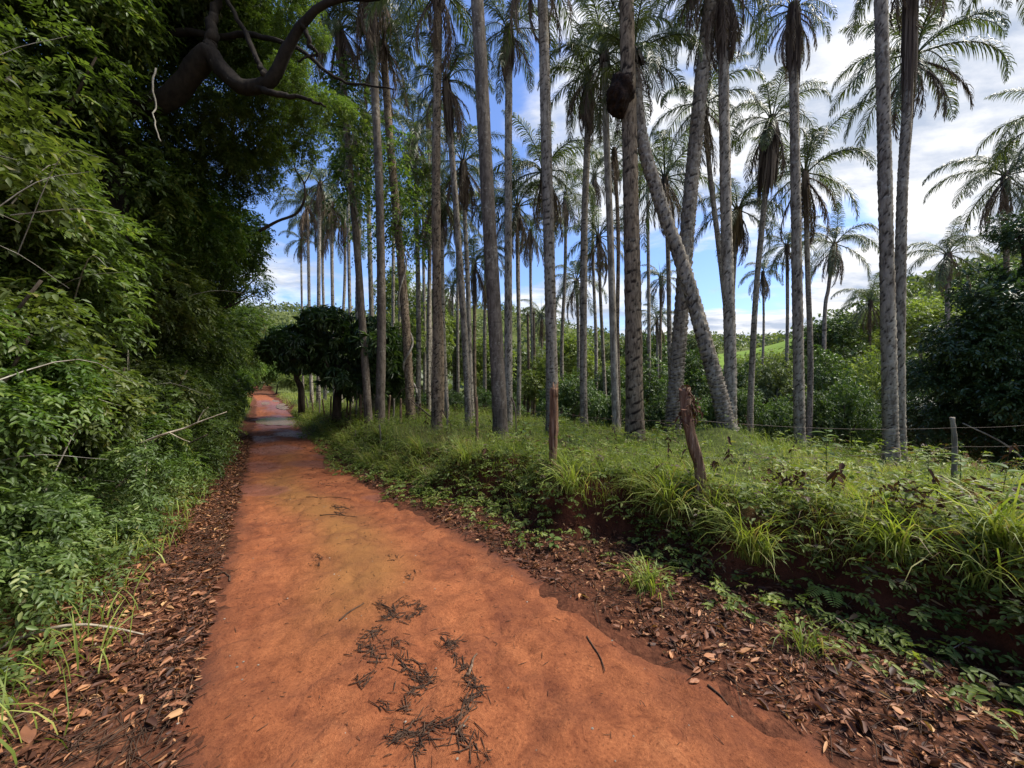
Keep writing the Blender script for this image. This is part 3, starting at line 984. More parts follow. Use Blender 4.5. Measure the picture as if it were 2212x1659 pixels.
def build_palms():
    # nearest trunks
    palm('tall smooth dark brown palm trunk left of the grey ringed trunk', 1082, 8.0, 1012, -260, .31, 0, 'smooth', 'palm_smooth', mids=[(1075, 800), (1052, 400), (1032, 20)])
    palm('straight grey ringed palm trunk right behind the splintered stump post', 1193, 8.7, 1168, -90, .27, 150, 'ring', 'palm_grey', mids=[(1190, 700), (1180, 300), (1172, 0)])
    c = palm('thick brown cracked palm trunk carrying the dark termite nest', 1372, 7.7, 1347, -260, .35, 0, 'crack', 'palm_brown', mids=[(1368, 700), (1362, 400), (1353, 0)])
    palm('strongly leaning palm with shaggy ringed trunk slanting left behind the nest palm', 1573, 7.2, 1368, 120, .33, 135, 'rough', 'palm_grey', mids=[(1556, 860), (1528, 760), (1480, 590), (1424, 430), (1385, 290)], dY=1.0, nf=12, nd=3)
    palm('stout pale palm leaning right, crossing behind the leaning palm', 1452, 8.5, 1543, -70, .35, 150, 'rough', 'palm_grey', mids=[(1458, 850), (1470, 700), (1489, 450), (1513, 200)])
    palm('straight mottled palm with dark dead skirt, right of the crossing trunks', 1578, 8.4, 1562, -25, .28, 135, 'boot', 'palm_pale', mids=[(1577, 750), (1568, 450), (1563, 150)], skirt=1.6, flare=1.35, nd=12)
    palm('tall straight palm with knobbly grey trunk, largest at the right', 1926, 5.3, 1893, -460, .232, 0, 'boot', 'palm_grey', mids=[(1921, 800), (1912, 400), (1903, 0)])
    palm('palm close behind the knobbly trunk with long dark skirt at the top', 1946, 6.1, 1970, -110, .205, 150, 'boot', 'palm_grey', mids=[(1943, 800), (1948, 450), (1962, 180)], skirt=2.1, flare=1.25, nd=12)
    palm('palm with wide drooping crown behind the two right trunks', 1940, 9.6, 1975, 120, .21, 165, 'ring', 'palm_grey', mids=[(1938, 800), (1950, 450), (1966, 250)], nd=7, nf=15)
    palm('slim palm with brown hanging crown and knobbly trunk, left of the right pair', 1728, 7.2, 1714, 20, .22, 105, 'boot', 'palm_grey', mids=[(1725, 800), (1720, 500), (1716, 250)], skirt=1.2, flare=1.5, nd=12, skirt_mat='fibre')
    palm('palm with broad open crown half hidden by the slim knobbly trunk', 1745, 12, 1740, 375, .2, 125, 'ring', 'palm_grey', nd=7, skirt=.9)
    palm('thin palm with a large black matted skirt under its crown', 1620, 11, 1667, 260, .19, 105, 'ring', 'palm_grey', mids=[(1622, 850), (1634, 620), (1655, 400)], skirt=1.9, flare=3.0, nd=5)
    palm('thin curved palm whose crown shows left of the mottled trunk', 1582, 11, 1521, 225, .18, 110, 'ring', 'palm_grey', mids=[(1576, 750), (1556, 560), (1533, 370)], nd=3, skirt=.5)
    palm('palm with tan fibrous crown base behind the mottled trunk', 1577, 13, 1593, 455, .2, 95, 'ring', 'palm_grey', mids=[(1578, 800), (1583, 620)], skirt=1.2, flare=2.2, skirt_mat='fibre_tan', nd=5)
    palm('palm with long drooping fronds, left of the cracked trunk', 1262, 10.4, 1270, 165, .205, 95, 'ring', 'palm_grey', mids=[(1260, 800), (1262, 500), (1269, 300)], skirt=1.5, flare=1.6, nd=14)
    palm('palm with upright feathery crown beside the termite nest', 1332, 9.5, 1306, 120, .19, 125, 'smooth', 'palm_pale', mids=[(1327, 800), (1318, 500), (1310, 300)], nd=4, skirt=.4, nf=15)
    palm('palm with reddish crown shaft between the smooth and ringed trunks', 1098, 10, 1099, 65, .215, 90, 'boot', 'palm_pale', mids=[(1098, 800), (1098, 400), (1099, 200)], skirt=1.1, flare=1.4, nd=10)
    palm('palm with brown drooping skirt behind the speckled trunk', 1013, 10.5, 964, 175, .18, 95, 'boot', 'palm_grey', mids=[(1005, 750), (985, 450), (970, 260)], skirt=1.4, flare=1.4, nd=12)
    palm('tall speckled palm with long hanging fronds at the top, left of the smooth trunk', 943, 9.5, 947, -25, .235, 150, 'boot', 'palm_brown', mids=[(944, 700), (942, 400), (945, 150)], skirt=.6, nf=16, nd=5)
    palm('tall smooth palm with grey stringy skirt beside the road', 820, 11, 801, -40, .26, 125, 'smooth', 'palm_smooth', mids=[(824, 700), (819, 400), (806, 120)], skirt=2.4, flare=1.35, nd=14, nf=14)
    palm('smooth slightly leaning palm nearest to the dark mango tree', 797, 11.5, 733, 60, .235, 120, 'smooth', 'palm_smooth', mids=[(788, 780), (770, 520), (750, 300)], skirt=1.2, nd=10)
    palm('palm trunk wrapped by a woody climbing vine', 888, 12, 828, 100, .27, 110, 'boot', 'palm_brown', mids=[(878, 720), (862, 520), (842, 300)], nd=6)
    palm('palm with small round crown behind the vine-wrapped trunk', 903, 14, 896, 295, .19, 85, 'ring', 'palm_pale', nd=6, skirt=.7)
    palm('slim palm with dense brown skirt between speckled and smooth trunks', 1020, 13, 1001, 352, .17, 90, 'ring', 'palm_pale', mids=[(1016, 800), (1010, 600), (1003, 450)], skirt=1.3, flare=1.9, nd=12)
    palm('slim palm with drooping crown just right of the reddish-shaft palm', 1120, 15, 1118, 447, .17, 90, 'ring', 'palm_pale', skirt=1.0, nd=9)
    palm('palm whose wide crown spreads behind the grey ringed trunk', 1197, 13.5, 1174, 372, .19, 115, 'ring', 'palm_grey', nd=7)
    palm('palm whose crown shows in the fork of the two crossing trunks', 1455, 14, 1436, 385, .19, 110, 'ring', 'palm_grey', nd=6, skirt=.8)
    palm('thin palm with ragged upright crown left of the cracked trunk', 1311, 16, 1293, 512, .16, 80, 'ring', 'palm_grey', nd=8)
    palm('slender palm with dark trunk close to the cracked trunk', 1338, 11, 1327, 330, .125, 60, 'ring', 'palm_brown', nd=7)
    palm('small distant palm with round crown above the valley trees', 1250, 22, 1245, 607, .21, 66, 'ring', 'palm_pale', nd=6)
    palm('small distant palm low behind the grey ringed trunk', 1171, 30, 1169, 682, .25, 46, 'ring', 'palm_brown', nd=5)
    palm('small distant palm between the cracked and pale leaning trunks', 1430, 24, 1428, 602, .2, 48, 'ring', 'palm_brown', nd=5)
    palm('low distant palm with thin hanging crown behind the pale leaning trunk', 1422, 27, 1418, 690, .22, 48, 'ring', 'palm_pale', nd=7)
    palm('yellowish palm with curved trunk standing above the hillside shrubs', 1778, 20, 1803, 528, .24, 84, 'ring', 'palm_grey', mids=[(1781, 700), (1790, 620)], skirt=1.6, flare=1.9, skirt_mat='fibre_tan', nd=4, nf=12)
    palm('low palm crown rising from the hillside left of the largest trunk', 1878, 25, 1880, 652, .25, 72, 'ring', 'palm_brown', nd=6)
    palm('palm with wide feathery crown on the hillside right of the trunk pair', 2057, 20, 2048, 550, .35, 92, 'boot', 'palm_grey', nd=8, nf=12)
    palm('palm rising behind the glossy dark tree at the right edge', 2190, 12, 2172, 380, .24, 140, 'ring', 'palm_brown', nd=6, nf=14)
    palm('palm at the right margin with only frond tips in view', 2350, 9, 2300, 250, .22, 165, 'ring', 'palm_grey', nd=4)
    palm('palm hanging a few frond tips into the top right corner', 2360, 8, 2245, -130, .22, 165, 'ring', 'palm_grey', nd=6)
    palm('palm with half-hidden crown left of the broad open crown', 1702, 18, 1700, 532, .2, 66, 'ring', 'palm_grey', nd=5)
    palm('dark palm crown low between speckled and smooth trunks', 1026, 15.5, 1024, 568, .16, 72, 'ring', 'palm_brown', nd=10)
    palm('tiny distant palm below the dark low crown', 980, 26, 977, 622, .2, 42, 'ring', 'palm_pale', nd=4)
    palm('pale slim palm directly right of the speckled trunk', 965, 14, 954, 425, .19, 90, 'ring', 'palm_pale', skirt=1.2, nd=10)
    palm('pale palm trunk between the two smooth roadside trunks', 783, 15, 768, 300, .22, 85, 'boot', 'palm_pale', nd=9)
    palm('pale palm trunk just right of the mango, second between the smooth ones', 806, 16, 790, 250, .22, 85, 'boot', 'palm_pale', nd=9)
    palm('brownish palm crown behind the vine leaves', 926, 17, 930, 470, .2, 80, 'ring', 'palm_pale', nd=11)
    far = [(674, 26, 664, 446), (688, 22, 692, 398), (702, 29, 697, 486), (724, 24, 716, 440), (737, 27, 744, 470)]
    names = ['first', 'second', 'third', 'fourth', 'fifth']
    for (ub, Y, ut, vt), w in zip(far, names):
        palm('%s from the left of the thin far palms above the mango tree' % w, ub, Y, ut, vt, .25, 66, 'ring', 'palm_pale', nd=12, nf=12, group='thin far palms by the road')
    thin = [(655, 30, 650, 520, 'far left, just above the smaller mango'), (760, 19, 752, 330, 'between the mango and the first smooth trunk'), (848, 20, 850, 380, 'just right of the smooth roadside palm'), (868, 24, 860, 470, 'behind the coiled vine'), (918, 21, 915, 365, 'left of the speckled trunk'), (935, 18, 925, 250, 'touching the left side of the speckled trunk'), (1048, 20, 1046, 430, 'left beside the smooth brown trunk'), (1062, 26, 1064, 540, 'half hidden by the smooth brown trunk'), (1150, 22, 1146, 500, 'midway between reddish-shaft and ringed trunks'), (1216, 19, 1222, 420, 'right beside the ringed trunk'), (1286, 20, 1284, 380, 'right of the long-frond palm'), (1402, 19, 1398, 330, 'between the cracked and pale leaning trunks'), (990, 22, 986, 480, 'left of the brown-skirted slim palm'), (1640, 24, 1648, 590, 'behind the black-skirted palm')]
    for i, (ub, Y, ut, vt, w) in enumerate(thin):
        palm('thin pale mid-distance palm ' + w, ub, Y, ut, vt, .19, 78 * 15 / Y, 'ring', 'palm_pale' if i % 3 else 'palm_grey', nd=8, nf=8, skirt=.9, group='thin pale palms deeper in the grove')
    # termite nest on the cracked trunk
    pc = P(1340, 195, 7.58)
    g = Geo()
    n, seg = 40, 48
    q = np.linspace(0.02, np.pi - 0.02, n); th = np.linspace(0, 2 * np.pi, seg, endpoint=False)
    Q, TH = np.meshgrid(q, th, indexing='ij')
    d = np.stack([np.sin(Q) * np.cos(TH), np.sin(Q) * np.sin(TH), np.cos(Q)], -1)
    rr = 1 + 0.55 * fbm(d[..., 0] * 2.2 + 3, d[..., 2] * 2.2 + d[..., 1], 201, 4) + 0.34 * fbm(d[..., 0] * 9 + d[..., 1] * 5, d[..., 2] * 9, 203, 3)
    v = d * rr[..., None] * np.array([0.24, 0.25, 0.38]) * (1 - 0.22 * d[..., 2:3] + 0.25 * np.sin(d[..., 2:3] * 7 + d[..., 0:1] * 4) * 0.35)
    v[..., 0] -= 0.06 * d[..., 2] * -1
    i = np.arange(n - 1)[:, None] * seg; j = np.arange(seg)[None, :]
    g.add(v.reshape(-1, 3), None, np.stack([i + j, i + (j + 1) % seg, i + seg + (j + 1) % seg, i + seg + j], -1).reshape(-1, 4))
    tag(link('termite_nest', g.mesh('termite_nest', M['nest'], True), loc=pc), 'dark lumpy termite nest stuck to the cracked palm trunk', 'termite nest')
    # broken dead palm trunks
    for (ub, Y, ut, vt, d, lab) in [(1140, 20, 1140, 680, .16, 'bare broken palm pole, left of the two in the valley'), (1153, 21, 1153, 676, .15, 'bare broken palm pole, right of the two in the valley'), (952, 12.5, 950, 668, .2, 'broken dark dead palm trunk behind the speckled trunk'), (1120, 17, 1121, 560, .1, 'thin leafless pole among the valley saplings')]:
        b = P(ub, CV, Y); b[2] = gz(b[0], b[1]) - .05
        t = P(ut, vt, Y) - b
        g, c, T = palm_trunk(resample([np.zeros(3), t * 0.5 + np.array([.04, 0, 0]), t], 20), d / 2, d / 2 * .85, 'ring', False, ub)
        k = Geo()
        e = thing('dead_palm', b, lab, 'dead palm')
        link('trunk', g.mesh('trunk', M['palm_brown'], True), e)
        rg = np.random.default_rng(ub)
        for q in range(7):
            a = q / 7 * 6.28
            p0 = t + np.array([math.cos(a), math.sin(a), 0]) * d * .36
            tube(k, [p0 - np.array([0, 0, .1]), p0 + np.array([rg.normal(0, .02), 0, rg.uniform(.05, .28)])], [d * .16, .004], 5)
        link('splintered_top', k.mesh('splintered_top', M['fibre']), e)


build_palms()

# ------------------------------------------------------------------ broadleaf trees
CROWNS = {}


def unit_lobes(rg, n=9, spread=0.62, r=(0.36, 0.52), squash=0.85, main=0.62, zlo=-0.55):
    lb = [(0, 0, 0, main, squash)]
    for i in range(n):
        d = rand_dirs(rg, 1, zlo)[0]
        lb.append((d[0] * spread, d[1] * spread, d[2] * spread * squash, rg.uniform(*r), squash))
    return lb


def build_crowns():
    rg = np.random.default_rng(101)
    for i in range(4):    # forest trees (scaled to about 2 m radius)
        CROWNS['forest%d' % i] = crown_geo(rg, unit_lobes(rg, 10), 2900, 11, 0.17, 0.052, 0.022, 4, -0.85, 0.5).mesh('crown', M['left'])
    for i in range(3):    # loose crowns with gaps
        CROWNS['loose%d' % i] = crown_geo(rg, unit_lobes(rg, 12, 0.75, (0.22, 0.36), 0.8, 0.35), 1500, 10, 0.16, 0.050, 0.020, 4, -0.9, 0.4).mesh('crown', M['left'])
    for i in range(3):    # shrubs reaching to the ground
        CROWNS['shrub%d' % i] = crown_geo(rg, unit_lobes(rg, 9, 0.6, (0.34, 0.5), 1.0), 1600, 10, 0.19, 0.067, 0.030, 6, -0.8, 0.4, 0.45).mesh('crown', M['shrub'])
    for i in range(2):    # sprawling shrubs with long free shoots
        CROWNS['sprawl%d' % i] = crown_geo(rg, unit_lobes(rg, 16, 0.85, (0.14, 0.32), 0.9, 0.35), 900, 13, 0.32, 0.062, 0.026, 6, -0.8, 0.2, 0.55).mesh('crown', M['shrub'])
    for i in range(4):    # valley trees
        CROWNS['valley%d' % i] = crown_geo(rg, unit_lobes(rg, 11, 0.66, (0.28, 0.48), 0.9), 1500, 7, 0.16, 0.066, 0.036, 4, -0.8, 0.5).mesh('crown', M['valley'])
    # mango: rosettes of long hanging leaves
    g = Geo()
    lb = np.array(unit_lobes(rg, 22, 0.74, (0.15, 0.36), 0.9, 0.52, -0.95))
    n = 1500
    idx = rg.choice(len(lb), n, p=lb[:, 3] ** 2 / np.sum(lb[:, 3] ** 2))
    dd = rand_dirs(rg, n, -0.7)
    o = lb[idx, :3] + dd * (lb[idx, 3] * (0.6 + 0.45 * np.sqrt(rg.uniform(0, 1, n))))[:, None] * np.array([1, 1, 0.8])
    sv = np.clip(0.45 + rg.normal(0, 0.22, n), 0, 1)
    for j in range(11):
        a = j * 2.399 + rg.uniform(0, 0.6, n)
        t1 = nrm(np.cross(dd, rg.normal(0, 1, (n, 3)))); t2 = np.cross(dd, t1)
        ld = dd * 0.5 + t1 * np.cos(a)[:, None] + t2 * np.sin(a)[:, None] - np.array([0, 0, 0.75])
        leaves(g, o, ld, np.array([0, 0, 1.0]) + dd * 0.6 + rg.normal(0, .2, (n, 3)), 0.135 * rg.uniform(.7, 1.2, n), 0.030 * np.ones(n), sv + rg.normal(0, .1, n), 4, 0.2, 0.3)
    CROWNS['mango'] = g.mesh('crown', M['mango'])


build_crowns()


def add_crown(e, key, mat, loc, r, rz, squash=1.0):
    o = link('crown', CROWNS[key], e, loc, (0, 0, rz), (r, r, r * squash))
    own_mat(o, M[mat])
    return o


def tree(label, centre, r, key, mat, foot=None, squash=1.0, trad=0.09, bark='bark', name='broadleaf_tree', cat='tree', group=None, limbs=3, seed=0):
    """centre of the crown in world space; foot (x, y) of the trunk"""
    rg = np.random.default_rng(seed + int(abs(centre[0]) * 100))
    if foot is None: foot = (centre[0], centre[1])
    base = np.array([foot[0], foot[1], gz(*foot) - 0.08])
    e = thing(name, base, label, cat, group)
    c = np.asarray(centre, float) - base
    add_crown(e, key, mat, c, r, rg.uniform(0, 6.28), squash)
    g = Geo()
    top = c + np.array([0, 0, r * squash * 0.35])
    mid = top * 0.5 + np.array([rg.normal(0, .12), rg.normal(0, .12), 0])
    tube(g, resample([np.zeros(3), mid, top], 14), np.linspace(trad * 1.15, trad * 0.35, 14), 8, 0.12, seed)
    link('trunk', g.mesh('trunk', M[bark], True), e)
    for i in range(limbs):
        g = Geo()
        d = rand_dirs(rg, 1, -0.1)[0]
        p0 = mid + (top - mid) * rg.uniform(0.0, 0.5)
        p2 = c + d * r * 0.85 * np.array([1, 1, squash])
        p1 = (p0 + p2) / 2 + np.array([0, 0, -0.12 * r])
        tube(g, resample([p0, p1, p2], 10), np.linspace(trad * 0.5, 0.012, 10), 6, 0.1, i)
        link('branch', g.mesh('branch', M[bark], True), e)
    return e


def st3(s, t, z):
    x, y = to_xy(s, t)
    return np.array([float(x), float(y), float(z)])


def build_left_forest():
    G = 'trees along the left of the road'
    # the big dark tree with the crooked limb
    Yb = 6.4
    b = P(232, CV, Yb); b[2] = gz(b[0], b[1]) - .1
    e = thing('broadleaf_tree', b, 'big dark tree at left with thick crooked limb over the road', 'tree', G)
    g = Geo()
    tube(g, resample([np.zeros(3), P(236, 600, Yb) - b, P(240, 235, Yb) - b, P(238, 60, Yb) - b, P(246, -120, Yb) - b], 24), np.linspace(.26, .14, 24), 12, .15, 5)
    link('trunk', g.mesh('trunk', M['bark_black'], True), e)

    def limb(px, r0, r1, name='branch', mat='bark_black', n=40, seed=1):
        g = Geo()
        pts = resample([P(u, v, Y) - b for (u, v, Y) in px], n)
        pts = pts + np.stack([fbm(np.arange(n) * .35, k, 7 + seed, 2) * .09 for k in range(3)], 1)
        tube(g, pts, np.linspace(r0, r1, n), 9, .22, seed)
        return link(name, g.mesh(name, M[mat], True), e)
    limb([(240, 240, 6.4), (300, 235, 6.3), (355, 215, 6.2), (410, 168, 6.1), (452, 118, 6.0), (480, 150, 6.0), (515, 188, 5.9), (548, 190, 5.9), (585, 168, 5.8), (618, 105, 5.7), (650, 55, 5.6), (705, 14, 5.5), (790, -6, 5.4), (860, -30, 5.3)], .19, .022, 'limb', seed=3)
    limb([(452, 120, 6.0), (455, 90, 6.0), (462, 40, 6.1), (470, -20, 6.2)], .10, .05, seed=4)
    limb([(345, 86, 6.5), (400, 72, 6.4), (470, 78, 6.3), (560, 74, 6.2), (640, 105, 6.0), (700, 150, 5.9), (770, 180, 5.8), (850, 195, 5.7)], .065, .01, seed=5)
    limb([(470, -30, 6.2), (500, 20, 6.1), (535, 80, 6.0), (560, 140, 5.9), (575, 165, 5.8)], .03, .045, seed=6)
    limb([(548, 190, 5.9), (600, 205, 5.8), (660, 215, 5.8), (705, 232, 5.8)], .06, .012, seed=7)
    limb([(655, 50, 5.6), (668, 90, 5.6), (680, 118, 5.6), (640, 130, 5.6)], .04, .01, seed=8)
    limb([(330, 150, 5.6), (336, 210, 5.5), (334, 255, 5.4), (342, 300, 5.3)], .012, .008, 'hanging_twig', 'bark_pale', 20, 9)
    for (u, v, Y, r, key, mt) in [(120, 60, 6.0, 1.7, 'forest0', 'left'), (330, -60, 6.4, 1.7, 'forest1', 'left'), (430, 20, 6.8, 1.3, 'loose0', 'left2'), (540, -30, 6.4, 1.1, 'loose1', 'left'), (520, 130, 7.4, 1.2, 'loose2', 'left'), (600, 260, 7.0, .85, 'loose0', 'left'), (700, 250, 6.6, .55, 'loose1', 'left'), (640, 190, 6.3, .5, 'loose0', 'left'), (470, 300, 7.6, 1.1, 'loose1', 'left'), (540, 235, 7.2, .9, 'loose2', 'left'), (410, 350, 7.8, 1.1, 'loose0', 'left'), (500, 370, 8.0, .9, 'loose2', 'left'), (580, 120, 7.0, .7, 'loose1', 'left'), (380, 120, 7.4, 1.2, 'loose2', 'left2'), (300, 40, 6.9, .9, 'loose0', 'left'), (560, 330, 8.4, .8, 'loose0', 'left'), (650, 70, 6.6, .45, 'loose1', 'left')]:
        add_crown(e, key, mt, P(u, v, Y) - b, r, u * .1)
    # rows of trees that form the green wall: (s, t, z centre, radius, crown, leaf colour, label)
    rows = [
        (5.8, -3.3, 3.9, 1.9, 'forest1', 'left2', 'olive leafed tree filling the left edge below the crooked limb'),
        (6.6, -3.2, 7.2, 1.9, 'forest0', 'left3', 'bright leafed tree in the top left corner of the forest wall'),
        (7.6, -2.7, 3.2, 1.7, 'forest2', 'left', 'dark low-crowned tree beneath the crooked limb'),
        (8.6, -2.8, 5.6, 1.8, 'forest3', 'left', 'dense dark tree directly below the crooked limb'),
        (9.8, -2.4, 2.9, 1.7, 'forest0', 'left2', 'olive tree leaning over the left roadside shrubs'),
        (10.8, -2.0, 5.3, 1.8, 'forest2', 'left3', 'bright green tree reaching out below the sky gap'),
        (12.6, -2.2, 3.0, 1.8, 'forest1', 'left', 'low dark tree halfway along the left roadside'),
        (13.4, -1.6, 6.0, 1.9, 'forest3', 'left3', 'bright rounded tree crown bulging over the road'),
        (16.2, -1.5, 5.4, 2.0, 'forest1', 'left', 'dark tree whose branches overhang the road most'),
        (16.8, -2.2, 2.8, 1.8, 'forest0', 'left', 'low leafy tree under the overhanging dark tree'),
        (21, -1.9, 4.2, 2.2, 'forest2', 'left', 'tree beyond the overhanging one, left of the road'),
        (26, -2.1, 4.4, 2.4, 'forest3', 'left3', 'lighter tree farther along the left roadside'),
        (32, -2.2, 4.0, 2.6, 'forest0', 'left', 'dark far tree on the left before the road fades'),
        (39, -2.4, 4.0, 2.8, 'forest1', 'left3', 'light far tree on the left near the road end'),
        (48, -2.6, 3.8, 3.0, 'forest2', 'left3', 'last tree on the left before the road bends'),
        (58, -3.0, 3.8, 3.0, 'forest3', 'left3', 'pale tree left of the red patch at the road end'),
        (70, 2.2, 3.4, 3.4, 'forest0', 'left3', 'bushy light tree closing the far end of the road'),
        (78, -1.0, 4.0, 4.0, 'forest1', 'left', 'large tree behind the far end of the road'),
        (62, 4.6, 2.2, 2.4, 'forest2', 'valley_pale', 'pale bush right of the far road end'),
    ]
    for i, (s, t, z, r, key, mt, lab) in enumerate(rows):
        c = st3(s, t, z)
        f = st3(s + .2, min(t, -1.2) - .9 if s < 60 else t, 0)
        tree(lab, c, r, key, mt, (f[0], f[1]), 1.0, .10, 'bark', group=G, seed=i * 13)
    # second row, deeper in the forest
    deep = [(4.5, -6.2, 4.5, 2.6), (8.5, -6.4, 5.2, 2.8), (12.5, -6.0, 6.4, 3.0), (17.5, -5.6, 6.6, 3.0), (24, -6.0, 6.4, 3.2), (33, -6.5, 6.4, 3.4)]
    words = ['left edge of the picture', 'trunk of the big dark tree', 'crooked limb', 'dense dark tree', 'overhanging dark tree', 'far left roadside trees']
    for i, ((s, t, z, r), w) in enumerate(zip(deep, words)):
        c = st3(s, t, z)
        tree('dark forest tree in the second row behind the ' + w, c, r, 'forest%d' % (i % 4), 'left', None, 1.05, .12, 'bark', group='second row of the left forest', seed=500 + i)
    # shrubs at the foot of the wall
    sh = [(3.5, -2.15, .85, .85, 'shrub0', 'shrub', 'broad-leaved light green shrub in the lower left corner'),
          (4.3, -2.1, 1.1, .9, 'shrub1', 'shrub', 'leafy shrub with pale large leaves at the left edge'),
          (4.9, -1.75, .5, .62, 'shrub2', 'shrub', 'low bright shrub spilling over the leaf litter at left'),
          (5.2, -2.3, 2.1, 1.1, 'shrub2', 'left2', 'olive shrub with long twigs, above the pale shrub at left'),
          (6.3, -2.0, 1.2, .95, 'shrub0', 'left2', 'rounded olive shrub behind the forked fallen branch'),
          (7.6, -1.75, 1.2, .95, 'shrub1', 'left', 'dark shrub just behind the forked branch at left'),
          (9.0, -1.6, 1.3, 1.0, 'shrub2', 'left2', 'second roadside shrub beyond the forked branch'),
          (10.8, -1.5, 1.3, 1.05, 'shrub0', 'left', 'third roadside shrub beyond the forked branch'),
          (13, -1.55, 1.3, 1.15, 'shrub1', 'left', 'roadside shrub opposite the large puddle'),
          (15.5, -1.6, 1.3, 1.25, 'shrub2', 'left', 'roadside shrub just past the large puddle'),
          (19, -1.7, 1.4, 1.4, 'shrub0', 'left3', 'lighter roadside shrub opposite the small puddles'),
          (23, -1.8, 1.5, 1.5, 'shrub1', 'left3', 'far roadside shrub on the left past the puddles'),
          (29, -2.0, 1.6, 1.7, 'shrub2', 'left3', 'farther shrub on the left where the road narrows'),
          (37, -2.1, 1.7, 1.9, 'shrub0', 'left3', 'small looking shrub on the left near the road end')]
    sh += [(3.9, -1.75, .55, .7, 'sprawl0', 'shrub', 'sprawling light green shoots beside the lower left litter'),
           (5.7, -1.5, .5, .7, 'sprawl1', 'shrub', 'sprawling shrub in front of the forked fallen branch'),
           (3.4, -2.3, 1.7, .8, 'sprawl1', 'left2', 'sprawling olive shoots high at the left edge'),
           (4.6, -1.9, 1.6, .75, 'sprawl0', 'left3', 'bright shoots poking out above the pale left shrub'),
           (7.0, -1.45, .6, .7, 'sprawl0', 'left3', 'bright low sprawling shrub past the forked branch'),
           (8.6, -1.3, .7, .8, 'sprawl1', 'left', 'dark low sprawling shrub close to the left road edge')]
    for i, (s, t, z, r, key, mt, lab) in enumerate(sh):
        c = st3(s, t, z)
        tree(lab, c, r, key, mt, None, 1.0, .03, 'bark', 'roadside_shrub', 'shrub', 'shrubs along the left of the road', 2, 900 + i)


build_left_forest()


def build_wall_stems():
    rg = np.random.default_rng(246)
    g = Geo()
    for i in range(90):
        s0 = 3.2 + 15 * rg.uniform() ** 1.4
        t0 = -1.55 - rg.uniform(0, .9)
        z0 = gz(*to_xy(s0, t0)) + rg.uniform(.1, 3.4)
        a = st3(s0, t0, z0)
        L = rg.uniform(.5, 1.8)
        d = np.array([NX, NY, 0]) * rg.uniform(.1, .7) + np.array([DX, DY, 0]) * rg.normal(0, .8) + np.array([0, 0, rg.uniform(-.2, .9)])
        d = d / np.linalg.norm(d) * L
        mid = a + d * .55 + np.array([0, 0, rg.uniform(.0, .2) * L])
        tube(g, resample([a, mid, a + d - np.array([0, 0, .15 * L])], 9), np.linspace(rg.uniform(.004, .010), .0015, 9), 4, cap=False)
    kind(link('tangled_stems', g.mesh('tangled_stems', M['bark_pale'], True)), 'stuff', 'thin pale stems tangled in the left green wall')


build_wall_stems()


def build_mango():
    def mango(label, ub, Y, uc, vc, rpx, squash, key, mat, forks):
        b = P(ub, CV, Y); b[2] = gz(b[0], b[1]) - .05
        e = thing('mango_tree', b, label, 'tree')
        r = rpx * Y / F
        add_crown(e, key, mat, P(uc, vc, Y) - b, r, ub, squash)
        for i, fk in enumerate(forks):
            g = Geo()
            pts = resample([P(u, v, Y) - b for (u, v) in fk], 14)
            if i == 0: pts[0][2] = -.05
            r0 = .16 if i == 0 else .09
            tube(g, pts, np.linspace(r0, r0 * .55, 14), 9, .15, i)
            nm = 'trunk' if i == 0 else 'limb'
            link(nm, g.mesh(nm, M['bark'], True), e)
    mango('dark round mango tree with forked trunk beside the road', 732, 13.0, 742, 764, 138, .88, 'mango', 'mango',
          [[(728, 897), (729, 860), (733, 832), (728, 790)], [(732, 840), (748, 812), (752, 780)], [(730, 838), (718, 810), (700, 780)]])
    mango('smaller dark mango tree with bent trunk left of the round one', 650, 18.5, 642, 756, 70, .95, 'mango', 'mango',
          [[(652, 860), (650, 835), (640, 815), (638, 780)], [(642, 815), (655, 790), (660, 770)]])
    mango('bright green mango foliage right of the round mango tree', 845, 16, 838, 800, 62, 1.2, 'mango', 'valley',
          [[(845, 880), (843, 850), (840, 800)]])


build_mango()


